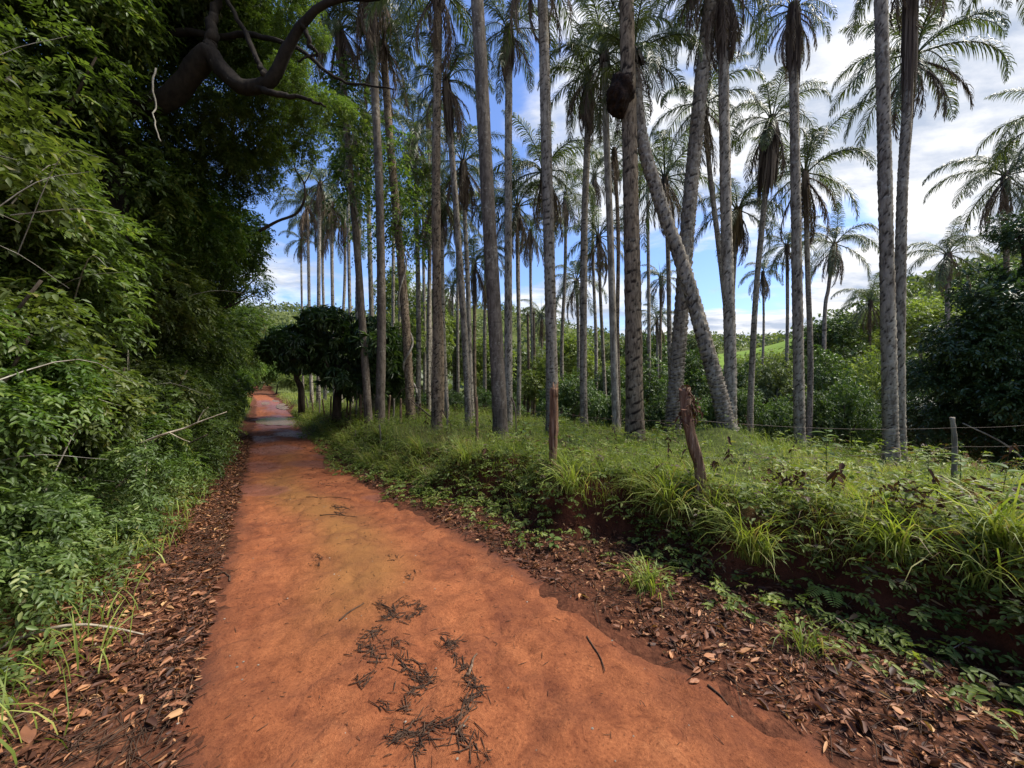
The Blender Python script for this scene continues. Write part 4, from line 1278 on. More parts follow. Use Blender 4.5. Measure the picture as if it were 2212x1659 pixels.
def build_valley():
    G = 'trees in the valley beyond the palms'
    # u, depth, v of the top, v of the crown bottom, crown half width in pixels, leaf colour, label
    V = [
        (905, 22, 640, 830, 62, 'valley_pale', 'pale yellow-green sapling crown behind the vine-wrapped palm'),
        (860, 30, 575, 720, 46, 'valley_pale', 'yellowish tree top between the smooth roadside palm and vine palm'),
        (985, 26, 690, 850, 60, 'valley_grey', 'grey-green tree behind the speckled palm trunk'),
        (1055, 24, 735, 880, 60, 'valley_pale', 'light bushy tree behind the smooth brown palm trunk'),
        (1130, 30, 740, 860, 60, 'valley_grey', 'feathery tree between smooth and ringed palm trunks'),
        (1165, 20, 775, 900, 55, 'valley_pale', 'light green tree seen left of the ringed palm trunk'),
        (1235, 32, 722, 850, 62, 'valley_pale', 'pale round tree just right of the ringed palm trunk'),
        (1235, 17, 815, 960, 62, 'valley', 'dark lower tree right of the splintered stump post'),
        (1300, 36, 715, 840, 60, 'valley_grey', 'grey-green tree behind the slim dark palm trunk'),
        (1310, 19, 800, 960, 60, 'valley', 'dark tree low behind the paired thin palm trunks'),
        (1400, 34, 722, 850, 60, 'valley', 'tree between the cracked trunk and the pale leaning one'),
        (1410, 19, 790, 970, 64, 'valley', 'dark shady tree behind the leaning fence post'),
        (1330, 26, 760, 880, 55, 'valley_pale', 'bright tree peeping left of the cracked palm trunk'),
        (1500, 22, 760, 960, 62, 'valley', 'tree in the gap between the crossing palm trunks'),
        (1500, 40, 722, 820, 56, 'valley_grey', 'distant tree top between the crossing palm trunks'),
        (1610, 19, 790, 990, 66, 'valley', 'deep green tree right of the mottled palm'),
        (1620, 34, 750, 850, 62, 'valley_pale', 'bright green crown behind the thin skirted palm'),
        (1680, 17, 775, 1000, 62, 'valley_grey', 'grey-green tree between the thin skirted and slim knobbly palms'),
        (1775, 17, 765, 1000, 64, 'valley', 'leafy tree right of the slim knobbly palm'),
        (1790, 26, 690, 830, 66, 'valley', 'tree under the yellowish curved palm'),
        (1855, 20, 735, 980, 62, 'valley_pale', 'lighter tree between slim knobbly palm and largest trunk'),
        (1700, 26, 760, 860, 50, 'valley_pale', 'light green crown at the edge of the hillside field'),
        (1880, 30, 670, 800, 62, 'valley_pale', 'pale hillside tree left of the largest palm trunk'),
        (1990, 24, 655, 800, 66, 'valley_pale', 'pale green hillside tree right of the trunk pair'),
        (2060, 28, 610, 760, 70, 'valley_pale', 'pale hillside tree below the wide feathery palm'),
        (2140, 26, 570, 740, 70, 'valley', 'hillside tree behind the glossy dark tree'),
        (1990, 13, 790, 1010, 70, 'valley', 'dark undergrowth tree right of the trunk pair'),
        (1440, 14, 850, 990, 40, 'valley', 'small dark tree behind the pale leaning trunk base'),
        (1870, 13, 880, 1020, 52, 'valley', 'small dark tree left of the largest trunk base'),
        (1100, 17, 850, 930, 36, 'valley', 'small bush tree behind the smooth brown trunk base'),
        (985, 18, 850, 925, 40, 'valley', 'small green tree behind the dry arching frond'),
        (935, 30, 620, 760, 46, 'valley_grey', 'olive tree top behind the speckled palm'),
    ]
    low = [(1395, 14, 850, 985, 42), (1480, 13.5, 860, 985, 44), (1545, 13.5, 850, 990, 44), (1610, 13, 845, 1000, 46), (1675, 13, 840, 1005, 46), (1760, 12.5, 850, 1010, 46), (1830, 12.5, 830, 1015, 50), (1990, 11.5, 850, 1030, 54), (2070, 11.5, 840, 1035, 56), (2160, 11, 830, 1040, 60), (2230, 10.5, 850, 1050, 60), (1290, 15.5, 850, 970, 42), (1215, 16, 850, 955, 44), (1340, 15, 845, 980, 40), (1040, 19, 840, 930, 44), (1080, 22, 800, 910, 40), (930, 20, 830, 920, 40), (870, 18, 820, 910, 34)]
    where = ['behind the cracked trunk base', 'in the gap left of the leaning post', 'behind the leaning palm base', 'left of the thin skirted palm base', 'between the thin skirted and slim knobbly bases', 'just right of the slim knobbly base', 'midway to the largest trunk base', 'right of the largest trunk base', 'behind the pale meadow post', 'under the glossy tree', 'in the lowest shade at the right edge', 'right of the long-frond palm base', 'right of the ringed trunk base', 'at the feather-crowned palm base', 'left of the smooth brown trunk base', 'right of the smooth brown trunk base', 'left of the speckled trunk base', 'behind the coiled vine base']
    for (u, Y, v0, v1, hw), w in zip(low, where):
        V.append((u, Y, v0, v1, hw, 'valley', 'dark understorey bush ' + w))
    for i, (u, Y, v0, v1, hw, mt, lab) in enumerate(V):
        c = P(u, (v0 + v1) / 2, Y)
        r = hw * Y / F * 1.18
        sq = (v1 - v0) / 2 / hw
        tree(lab, c, r, 'valley%d' % (i % 4), mt, None, sq, .11, 'bark_pale' if i % 2 else 'bark', group=G, limbs=2, seed=2000 + i)
    # glossy tree at the right edge
    b = P(2262, CV, 8.2); b[2] = gz(b[0], b[1]) - .1
    e = thing('broadleaf_tree', b, 'near glossy dark tree filling the right edge', 'tree')
    for (u, v, Y, r, k) in [(2205, 640, 8.0, 1.15, 0), (2120, 760, 8.4, 1.15, 1), (2220, 840, 8.0, 1.25, 2), (2060, 800, 9.0, .95, 3), (2230, 500, 8.2, .75, 0), (2110, 900, 9.0, 1.1, 1), (2230, 960, 8.4, 1.0, 3), (2010, 890, 10, .9, 2)]:
        add_crown(e, 'shrub%d' % (k % 3), 'glossy', P(u, v, Y) - b, r, u)
    for i, (px, r0, r1, mt) in enumerate([([(2262, 1010, 8.2), (2250, 800, 8.2), (2225, 600, 8.1), (2200, 480, 8.1)], .13, .04, 'bark'), ([(2255, 850, 8.2), (2180, 790, 8.3), (2100, 750, 8.5)], .06, .015, 'bark'), ([(2240, 1020, 8.0), (2170, 960, 7.8), (2080, 915, 7.7)], .022, .014, 'bark_pale')]):
        g = Geo()
        tube(g, resample([P(*p) - b for p in px], 18), np.linspace(r0, r1, 18), 8, .15, i)
        nm = 'trunk' if i == 0 else 'branch'
        link(nm, g.mesh(nm, M[mt], True), e)


build_valley()


def build_far_wood():
    rg = np.random.default_rng(55)
    n = 5200
    Y = 42 + 210 * rg.uniform(0, 1, n) ** 1.35
    X = rg.uniform(-1.0, 1.45, n) * Y
    Z = hgt(X, Y)
    fld = np.exp(-((X - 74) / 20.0) ** 2 - ((Y - 118) / 26.0) ** 2) + 0.3 * fbm(X * .03, Y * .03, 12, 3)
    keep = (fld < 0.28)
    s, t = to_st(X, Y)
    keep &= ~((t > -4) & (t < 8) & (s < 90))
    keep &= (fbm(X * .035, Y * .035, 31, 3) > np.where((X < 30) & (Y > 110), -0.16, -0.4))
    X, Y, Z = X[keep], Y[keep], Z[keep]
    n = len(X)
    r = rg.uniform(1.5, 3.2, n)
    g = Geo()
    for k in range(18):
        dd = rand_dirs(rg, n, -0.3)
        p = np.stack([X, Y, Z + r * .7], 1) + dd * r[:, None] * rg.uniform(.7, 1.05, n)[:, None]
        leaves(g, p, dd * .4 + rg.normal(0, .6, (n, 3)), dd + rg.normal(0, .4, (n, 3)), r * .50, r * .35, np.clip(rg.normal(.45, .25, n), 0, 1), 4)
    o = kind(link('distant_wood', g.mesh('distant_wood', M['valley_grey'])), 'stuff', 'scrub and woods covering the far hills')


build_far_wood()

# ------------------------------------------------------------------ grass, herbs and litter


def blades(g, rg, p, d, h, w, bend, a):
    """curved tapering ribbons; bend 0 stands up, above 1 the tip hangs down"""
    n = len(p); m = 4
    side = nrm(np.stack([-d[:, 1], d[:, 0], 0 * d[:, 0]], 1) + rg.normal(0, .3, (n, 3)))
    up = np.array([0, 0, 1.0])
    a0 = np.abs(rg.normal(0.05, 0.22, n))
    wd = [0.55, 1.0, 0.85, 0.55]
    q = p.copy(); rows = []
    for k in range(m):
        rows += [q - side * (w * .5 * wd[k])[:, None], q + side * (w * .5 * wd[k])[:, None]]
        ang = a0 + bend * ((k + .5) / m) ** 1.25 * 1.95
        q = q + (up * np.cos(ang)[:, None] + d * np.sin(ang)[:, None]) * (h / m * 1.15)[:, None]
    rows.append(q)
    v = np.stack(rows, 1)
    b = np.arange(n)[:, None] * 9
    f4 = np.concatenate([b + np.array([[2 * k, 2 * k + 1, 2 * k + 3, 2 * k + 2]]) for k in range(m - 1)])
    g.add(v.reshape(-1, 3), b + np.array([[6, 7, 8]]), f4, np.repeat(np.clip(a, 0, 1), 9))


def hdir(rg, n, dirv=None, k=0.0):
    th = rg.uniform(0, 2 * np.pi, n)
    d = np.stack([np.cos(th), np.sin(th), 0 * th], 1)
    if dirv is not None: d = nrm(d + np.asarray(dirv) * k)
    return d


def build_grass():
    rg = np.random.default_rng(77)
    down = np.array([-NX, -NY, 0])
    g = Geo()
    # meadow on top of the bank
    for (n, s0, s1, t1, hh, ww) in [(47000, -.8, 8, 8.8, .20, .0044), (20000, 8, 22, 9, .27, .008), (8000, 22, 60, 10, .36, .018)]:
        S = s0 + (s1 - s0) * rg.uniform(0, 1, n) ** 1.15; T = bank_foot(S) + np.interp(S, [3, 7], [.42, .12]) + (t1 - bank_foot(S) - .4) * rg.uniform(0, 1, n) ** 1.25
        X, Y = to_xy(S, T)
        dens = fbm(X * 1.5, Y * 1.5, 5, 3)
        k = rg.uniform(0, 1, n) < 0.62 + 2.2 * dens
        X, Y, S, T = X[k], Y[k], S[k], T[k]; m = len(X)
        Z = hgt(X, Y)
        a = np.clip(0.42 + 1.2 * fbm(X * .9, Y * .9, 15, 3) + rg.normal(0, .17, m), 0, 1)
        h = hh * rg.uniform(.45, 1.5, m) * (0.55 + 2.4 * np.clip(fbm(X * 1.1, Y * 1.1, 6, 4) + .12, 0, 1))
        blades(g, rg, np.stack([X, Y, Z - .01], 1), hdir(rg, m), h, ww * rg.uniform(.7, 1.5, m), rg.uniform(.25, 1.15, m), a)
    # long blades spilling over the edge of the bank
    n = 22000
    S = -.8 + 28 * rg.uniform(0, 1, n) ** 1.2; T = bank_foot(S) + np.interp(S, [3, 7], [.26, .05]) + np.abs(rg.normal(0, .26, n))
    X, Y = to_xy(S, T)
    k = rg.uniform(0, 1, n) < 0.55 + 2.6 * fbm(S * 1.9, T * .9, 25, 3)
    X, Y, S, T = X[k], Y[k], S[k], T[k]; m = len(X); Z = hgt(X, Y)
    blades(g, rg, np.stack([X, Y, Z - .01], 1), hdir(rg, m, down, 1.0), (.12 + .34 * rg.uniform(0, 1, m) ** 1.8), (.0032 + .0045 * rg.uniform(0, 1, m) ** 2) * np.interp(S, [0, 6, 26], [1, 1.2, 3]), rg.uniform(.35, 1.35, m), np.clip(rg.normal(.52, .28, m), 0, 1))
    # thin roadside grass on the left
    n = 4500
    S = rg.uniform(2.5, 45, n); T = road_left(S) - .35 - np.abs(rg.normal(0, .55, n))
    X, Y = to_xy(S, T); Z = hgt(X, Y)
    blades(g, rg, np.stack([X, Y, Z], 1), hdir(rg, n), rg.uniform(.08, .3, n) * (1 + S * .02), .006 * rg.uniform(.7, 1.5, n) * (1 + S * .07), rg.uniform(.3, 1.0, n), np.clip(rg.normal(.3, .2, n), 0, 1))
    kind(link('grass', g.mesh('grass', M['grass'])), 'stuff', 'yellow-green grass on the bank and the meadow')

    # leafy ground cover
    g = Geo()
    n = 13000
    S = 1.4 + 30 * rg.uniform(0, 1, n) ** 1.6; off = rg.uniform(0, 1, n)
    edge = np.interp(S, [1.5, 3, 5, 8, 30], [.95, .80, .55, .38, .35])
    T = road_left(S) - edge - 1.5 * off
    X, Y = to_xy(S, T)
    Z = hgt(X, Y) + rg.uniform(.0, 1, n) ** 1.3 * (.10 + .80 * off)
    k = rg.uniform(0, 1, n) < .85 + 1.6 * fbm(X * 1.3, Y * 1.3, 35, 3)
    o = np.stack([X, Y, Z], 1)[k]; m = len(o)
    d = nrm(hdir(rg, m, -down, .7) + np.array([0, 0, .25]) + rg.normal(0, .2, (m, 3)))
    sc = 1 + .025 * S[k]
    sprays(g, rg, o, d, 9, .17 * sc, .046, .020, 4, .3, .25)
    kind(link('roadside_herbs', g.mesh('roadside_herbs', M['herb'])), 'stuff', 'small-leaved herbs covering the left verge')
    g = Geo()
    n = 11000
    S = -.8 + 26 * rg.uniform(0, 1, n) ** 1.2
    T = bank_foot(S) + np.interp(S, [3, 7], [.16, -.05]) + 5.2 * rg.uniform(0, 1, n) ** 1.7
    X, Y = to_xy(S, T)
    Z = hgt(X, Y) + rg.uniform(.02, .20, n)
    k = rg.uniform(0, 1, n) < .5 + 2.4 * fbm(X * .9, Y * .9, 45, 3)
    o = np.stack([X, Y, Z], 1)[k]; m = len(o)
    o[:, 2] += .22 * rg.uniform(0, 1, m) ** 2
    d = nrm(hdir(rg, m, down, .5) + np.array([0, 0, .5]))
    sprays(g, rg, o, d, 7, .13, .046, .021, 4, .35, .3)
    n = 8500      # small plants on the bank face and its foot
    S = -.6 + 22 * rg.uniform(0, 1, n) ** 1.1
    T = bank_foot(S) + np.where(rg.uniform(0, 1, n) < .2, rg.uniform(-.5, .0, n), rg.uniform(-.05, .66, n))
    X, Y = to_xy(S, T)
    k = rg.uniform(0, 1, n) < np.interp(S, [0, 3, 6], [.62, .75, 1.0]) + 2.4 * fbm(X * 1.2, Y * 1.2, 47, 3)
    X, Y = X[k], Y[k]; m = len(X)
    o = np.stack([X, Y, hgt(X, Y) + rg.uniform(0, .13, m)], 1)
    sprays(g, rg, o, nrm(hdir(rg, m, down, .8) + np.array([0, 0, .35])), 7, .12, .042, .021, 6, .35, .3, np.clip(rg.beta(2, 2.6, m), 0, 1))
    kind(link('bank_weeds', g.mesh('bank_weeds', M['weed'])), 'stuff', 'broad-leaved weeds among the grass of the right bank')

    # taller weeds and dry stalks standing in the meadow
    g = Geo(); gd = Geo()
    n = 620
    S = -.6 + 20 * rg.uniform(0, 1, n) ** 1.2; T = bank_foot(S) + .45 + 6.0 * rg.uniform(0, 1, n) ** 1.1
    X, Y = to_xy(S, T); Z = hgt(X, Y)
    dens = fbm(X * .8, Y * .8, 85, 3)
    for x, y, z, de in zip(X, Y, Z, dens):
        if rg.uniform() > .6 + 2.5 * de: continue
        h = rg.uniform(.16, .50); lx, ly = rg.normal(0, .25, 2) * h
        pts = resample([(x, y, z), (x + lx * .35, y + ly * .35, z + h * .55), (x + lx, y + ly, z + h)], 6)
        dry = rg.uniform() < .3
        tube(gd if dry else g, pts, np.linspace(.0035, .0012, 6), 3, a=rg.uniform(.2, 1) if dry else .5, cap=False)
        k = int(rg.integers(4, 9)); f = rg.uniform(.25, 1, k)
        o = np.stack([np.interp(f, np.linspace(0, 1, 6), pts[:, j]) for j in range(3)], 1)
        d = hdir(rg, k) + np.array([0, 0, .2 if not dry else -.7])
        L = rg.uniform(.05, .12) * rg.uniform(.7, 1.2, k)
        leaves(gd if dry else g, o, d, np.array([0, 0, 1.0]) + rg.normal(0, .3, (k, 3)), L, L * rg.uniform(.25, .5), np.clip(rg.normal(.5, .2, k), 0, .85), 6, .2, .35)
    kind(link('tall_weeds', g.mesh('tall_weeds', M['weed'])), 'stuff', 'taller leafy weeds standing among the meadow grass')
    kind(link('dry_stalks', gd.mesh('dry_stalks', M['darkdead'])), 'stuff', 'withered brown stalks among the meadow grass')


def litter_pts(rg, n, side):
    if side == 'r':
        S = -.4 + 13 * rg.uniform(0, 1, n) ** 1.6
        rr = road_right(S); tb = bank_foot(S)
        T = rr - .06 + (tb + .22 - rr) * rg.uniform(0, 1, n) ** .85
    else:
        S = 1.9 + 13 * rg.uniform(0, 1, n) ** 1.9
        w = np.interp(S, [0, 3, 6, 15], [1.35, 1.0, .62, .4])
        T = road_left(S) + .04 - w * rg.uniform(0, 1, n) ** 1.1
    X, Y = to_xy(S, T)
    return X, Y


def build_litter():
    rg = np.random.default_rng(88)
    g = Geo()
    for side, n in (('r', 34000), ('l', 36000)):
        X, Y = litter_pts(rg, n, side)
        k = rg.uniform(0, 1, n) < .72 + 2.2 * fbm(X * 1.6, Y * 1.6, 65, 4)
        X, Y = X[k], Y[k]; m = len(X)
        Z = np.maximum(hgt(X, Y), road_z(X, Y)) + rg.uniform(.003, .03, m)
        d = hdir(rg, m) + rg.normal(0, .16, (m, 3)); nn = np.array([0, 0, 1.0]) + rg.normal(0, .55, (m, 3))
        L = .018 + .066 * rg.uniform(0, 1, m) ** 2.4
        v_ = np.clip(rg.beta(1.6, 2.6, m) + .4 * fbm(X * 1.5, Y * 1.5, 67, 3), 0, 1)
        for fo in (-.3, .05, .25, .6):
            c_ = rg.integers(0, 4, m) == 0
            leaves(g, np.stack([X, Y, Z], 1)[c_], d[c_], nn[c_], L[c_], (L * rg.uniform(.16, .50, m))[c_], v_[c_], 6, fo, rg.uniform(-.25, .35))
    kind(link('leaf_litter', g.mesh('leaf_litter', M['litter'])), 'stuff', 'brown fallen leaves along both road edges')
    # fine twigs in the litter
    g = Geo()
    for side, n in (('r', 2200), ('l', 1800)):
        X, Y = litter_pts(rg, n, side)
        Z = np.maximum(hgt(X, Y), road_z(X, Y)) + .012
        for x, y, z in zip(X, Y, Z):
            th = rg.uniform(0, 3.14); L = rg.uniform(.05, .16)
            dx, dy = math.cos(th) * L, math.sin(th) * L
            tube(g, [(x - dx, y - dy, z), (x, y + rg.normal(0, .01), z + rg.uniform(0, .02)), (x + dx, y + dy, z + rg.normal(0, .008))], [.0022, .003, .0015], 3, cap=False)
    kind(link('twig_litter', g.mesh('twig_litter', M['twig'])), 'stuff', 'fine dark twigs mixed into the leaf litter')
    # larger dry leaves as things of their own
    big = [(1540, 1432, .17), (1585, 1365, .10), (1450, 1420, .08), (1840, 1560, .22), (1960, 1560, .16), (2050, 1440, .15), (1730, 1455, .10), (1955, 1470, .08), (1300, 1195, .10), (1395, 1375, .07), (2140, 1505, .16), (1660, 1370, .07), (1500, 1480, .09),
           (370, 1515, .17), (330, 1400, .14), (300, 1335, .13), (395, 1305, .10), (250, 1440, .14), (160, 1560, .17), (120, 1510, .13), (60, 1600, .16), (420, 1395, .09), (360, 1290, .10), (230, 1390, .12), (280, 1560, .10), (410, 1600, .09), (140, 1480, .10), (330, 1235, .10)]
    near = lambda u: 'right verge' if u > 1106 else 'left verge'
    for i, (u, v, L) in enumerate(big):
        p = hit(u, v); p[2] += .014; L = L * .72
        g = Geo()
        n = 7
        q = np.linspace(0, 1, n); th = rg.uniform(0, 6.28)
        w = np.sin(np.pi * np.clip(q * .94 + .03, 0, 1)) ** .8 * L * .22
        curl = rg.uniform(.1, .35) * L
        rows = []
        for k in range(-2, 3):
            yy = k / 2 * w
            zz = np.abs(k / 2) ** 1.6 * curl * .45 * np.sin(np.pi * q) + curl * .5 * np.abs(q - .5) ** 1.5 + .004 * rg.normal(0, 1, n)
            rows.append(np.stack([(q - .5) * L, yy, zz], 1))
        V = np.stack(rows, 0)
        ii = np.arange(4)[:, None] * n; jj = np.arange(n - 1)[None, :]
        g.add(V.reshape(-1, 3), None, np.stack([ii + jj, ii + jj + 1, ii + n + jj + 1, ii + n + jj], -1).reshape(-1, 4), float(rg.uniform(.42, .76)))
        o = link('dry_leaf', g.mesh('dry_leaf', M['litter'], True), loc=p, rot=(rg.normal(0, .2), rg.normal(0, .2), th))
        tag(o, 'large dry tan leaf lying on the %s' % near(u), 'leaf', 'large dry leaves on the ' + near(u))


def stick(g, rg, x, y, th, L, r, lift=.006):
    dx, dy = math.cos(th) * L / 2, math.sin(th) * L / 2
    b = rg.normal(0, .06) * L
    px = np.array([x - dx, x - dy * b * 2, x + dx]); py = np.array([y - dy, y + dx * b * 2, y + dy])
    z = np.maximum(road_z(px, py), hgt(px, py)) + r + lift * rg.uniform(0, 1, 3)
    tube(g, np.stack([px, py, z], 1), [r * .8, r, r * .5], 4)


def build_road_debris():
    rg = np.random.default_rng(99)
    # windrows of dark palm-flower twigs on the road: polylines in the photograph, spread, sticks per point
    rows = [([(852, 1346), (843, 1330), (870, 1312), (902, 1318), (910, 1336), (886, 1352), (852, 1348), (826, 1342)], 5, 150),
            ([(818, 1308), (838, 1326)], 5, 26), ([(820, 1346), (850, 1334)], 3, 12),
            ([(770, 1395), (795, 1412), (818, 1430)], 9, 60), ([(790, 1388), (822, 1378)], 9, 40), ([(836, 1402), (862, 1412), (872, 1424)], 7, 34),
            ([(868, 1452), (896, 1470), (930, 1488), (905, 1500), (882, 1512)], 9, 150), ([(800, 1440), (830, 1436)], 12, 22),
            ([(960, 1388), (976, 1414), (994, 1444), (1004, 1462)], 6, 70), ([(976, 1396), (1002, 1388)], 3, 10),
            ([(1004, 1462), (1018, 1490), (1026, 1520), (1046, 1500)], 9, 80), ([(1020, 1525), (1000, 1556), (980, 1572)], 6, 50),
            ([(835, 1610), (880, 1596), (930, 1582), (985, 1580)], 10, 150), ([(985, 1580), (1000, 1610), (1030, 1630), (1050, 1655)], 9, 70), ([(900, 1600), (905, 1645)], 9, 30),
            ([(770, 1478), (785, 1488), (798, 1476)], 4, 22), ([(822, 1530), (840, 1540)], 4, 14), ([(855, 1528), (900, 1560)], 5, 18),
            ([(715, 1096), (745, 1102), (758, 1098)], 5, 40), ([(720, 1112), (742, 1116)], 4, 14), ([(684, 1200), (692, 1216), (688, 1226)], 5, 24), ([(838, 1208), (856, 1216)], 5, 16),
            ([(650, 970), (700, 985)], 8, 14), ([(690, 1040), (760, 1052)], 10, 24), ([(640, 1010), (700, 1020)], 10, 18), ([(884, 1245), (892, 1258)], 4, 8), ([(960, 1400), (985, 1396)], 10, 16)]
    g = Geo()
    for (pl, sp, n) in rows:
        pts = np.array([hit(*q) for q in pl])
        seg = np.concatenate([[0], np.cumsum(np.linalg.norm(np.diff(pts[:, :2], axis=0), axis=1))])
        for i in range(int(n * 1.05)):
            q = rg.uniform(0, seg[-1]); k = pts[0][1] / F
            x = np.interp(q, seg, pts[:, 0]) + rg.normal(0, sp * k * 1.0) * rg.uniform(.3, 1.6); y = np.interp(q, seg, pts[:, 1]) + rg.normal(0, sp * k * 1.7) * rg.uniform(.3, 1.6)
            m_ = min(np.searchsorted(seg, q), len(pts) - 1); m_ = max(m_, 1)
            th = math.atan2(pts[m_][1] - pts[m_ - 1][1], pts[m_][0] - pts[m_ - 1][0]) + rg.normal(0, .7)
            L = .010 + .085 * rg.uniform() ** 2.6
            stick(g, rg, x, y, th, L * (1 + .10 * pts[0][1]), rg.uniform(.0011, .0029) * (1 + .10 * pts[0][1]), .007)
    for i in range(1500):
        S = .3 + 16 * rg.uniform() ** 1.5; T = rg.uniform(road_left(S), road_right(S))
        x, y = to_xy(S, T)
        stick(g, rg, float(x), float(y), rg.uniform(0, 3.14), (.006 + .05 * rg.uniform() ** 2.5) * (1 + .06 * S), rg.uniform(.0008, .0018) * (1 + .1 * S))
    kind(link('palm_twig_debris', g.mesh('palm_twig_debris', M['twig'])), 'stuff', 'dark fine twig debris swept into patches on the red road')
    # single longer sticks
    one = [((735, 1352), (785, 1312), .007, 'twig', 'straight thin dark stick left of the ring of twig debris'),
           ((1010, 1470), (1028, 1425), .010, 'post', 'pale stick standing out of the twig debris at the road centre'),
           ((690, 1118), (770, 1120), .006, 'twig', 'dark twig lying across the road beyond the debris'),
           ((700, 990), (820, 1040), .008, 'twig', 'long bent dark twig lying across the far road'),
           ((660, 1080), (760, 1082), .006, 'twig', 'dark twig at the far end of the debris on the road'),
           ((1270, 1380), (1310, 1455), .006, 'twig', 'thin dark twig at the right road edge'),
           ((1530, 1490), (1575, 1530), .007, 'twig', 'curved dark twig on the lower right road edge'),
           ((985, 1600), (1015, 1570), .006, 'post', 'short pale stick low in the twig debris'),
           ((600, 930), (640, 926), .012, 'twig', 'dark stick lying just before the large puddle'),
           ((500, 1260), (470, 1235), .008, 'twig', 'short dark stick at the left road edge'),
           ((1490, 1345), (1440, 1300), .007, 'twig', 'dark twig across the litter of the right verge')]
    for (a, b, r, mt, lab) in one:
        pa, pb = hit(*a), hit(*b)
        n = 8; q = np.linspace(0, 1, n)[:, None]
        pts = pa * (1 - q) + pb * q
        L = np.linalg.norm(pb - pa)
        pts[:, 0] += .05 * L * fbm(q[:, 0] * 3, 1, int(a[0]), 2) * 2; pts[:, 1] += .06 * L * np.sin(q[:, 0] * 3.1)
        pts[:, 2] = np.maximum(road_z(pts[:, 0], pts[:, 1]), hgt(pts[:, 0], pts[:, 1])) + r * .8
        g = Geo(); tube(g, pts, np.linspace(r, r * .5, n), 6, .2, int(a[1]))
        tag(link('fallen_twig', g.mesh('fallen_twig', M[mt], True)), lab, 'twig', 'single sticks on the road')
    g = Geo()
    for i in range(160):
        S = .3 + 12 * rg.uniform() ** 1.4; T = rg.uniform(road_left(S), road_right(S))
        x, y = to_xy(S, T); r = rg.uniform(.003, .008)
        z = float(road_z(np.array([x]), np.array([y]))[0]) + r * .3
        th = np.linspace(0, 6.28, 6, endpoint=False)
        v = [(x + math.cos(t) * r * rg.uniform(.7, 1.2), y + math.sin(t) * r * rg.uniform(.7, 1.2), z) for t in th] + [(x, y, z + r * .7)]
        k = np.arange(6); g.add(v, np.stack([np.full(6, 6), k, (k + 1) % 6], 1))
    kind(link('pebbles', g.mesh('pebbles', M['post_grey'], True)), 'stuff', 'tiny pale pebbles on the red road')


build_grass()
build_litter()
build_road_debris()

# ------------------------------------------------------------------ single plants, posts, branches


def tuft(label, u, v, n, h, w, over=0.8, lean=(-NX, -NY, 0), seed=0, group='grass clumps on the right bank', mat='grass', name='grass_clump'):
    rg = np.random.default_rng(seed + int(u))
    p = hit(u, v)
    g = Geo()
    pp = rg.normal(0, .055, (n, 3)); pp[:, 2] = -.01
    d = hdir(rg, n, lean, over)
    blades(g, rg, pp, d, h * rg.uniform(.45, 1.15, n), w * rg.uniform(.7, 1.3, n), rg.uniform(.4, 1.4, n), np.clip(rg.normal(.42, .28, n), 0, 1))
    tag(link(name, g.mesh(name, M[mat]), loc=p), label, 'grass', group)


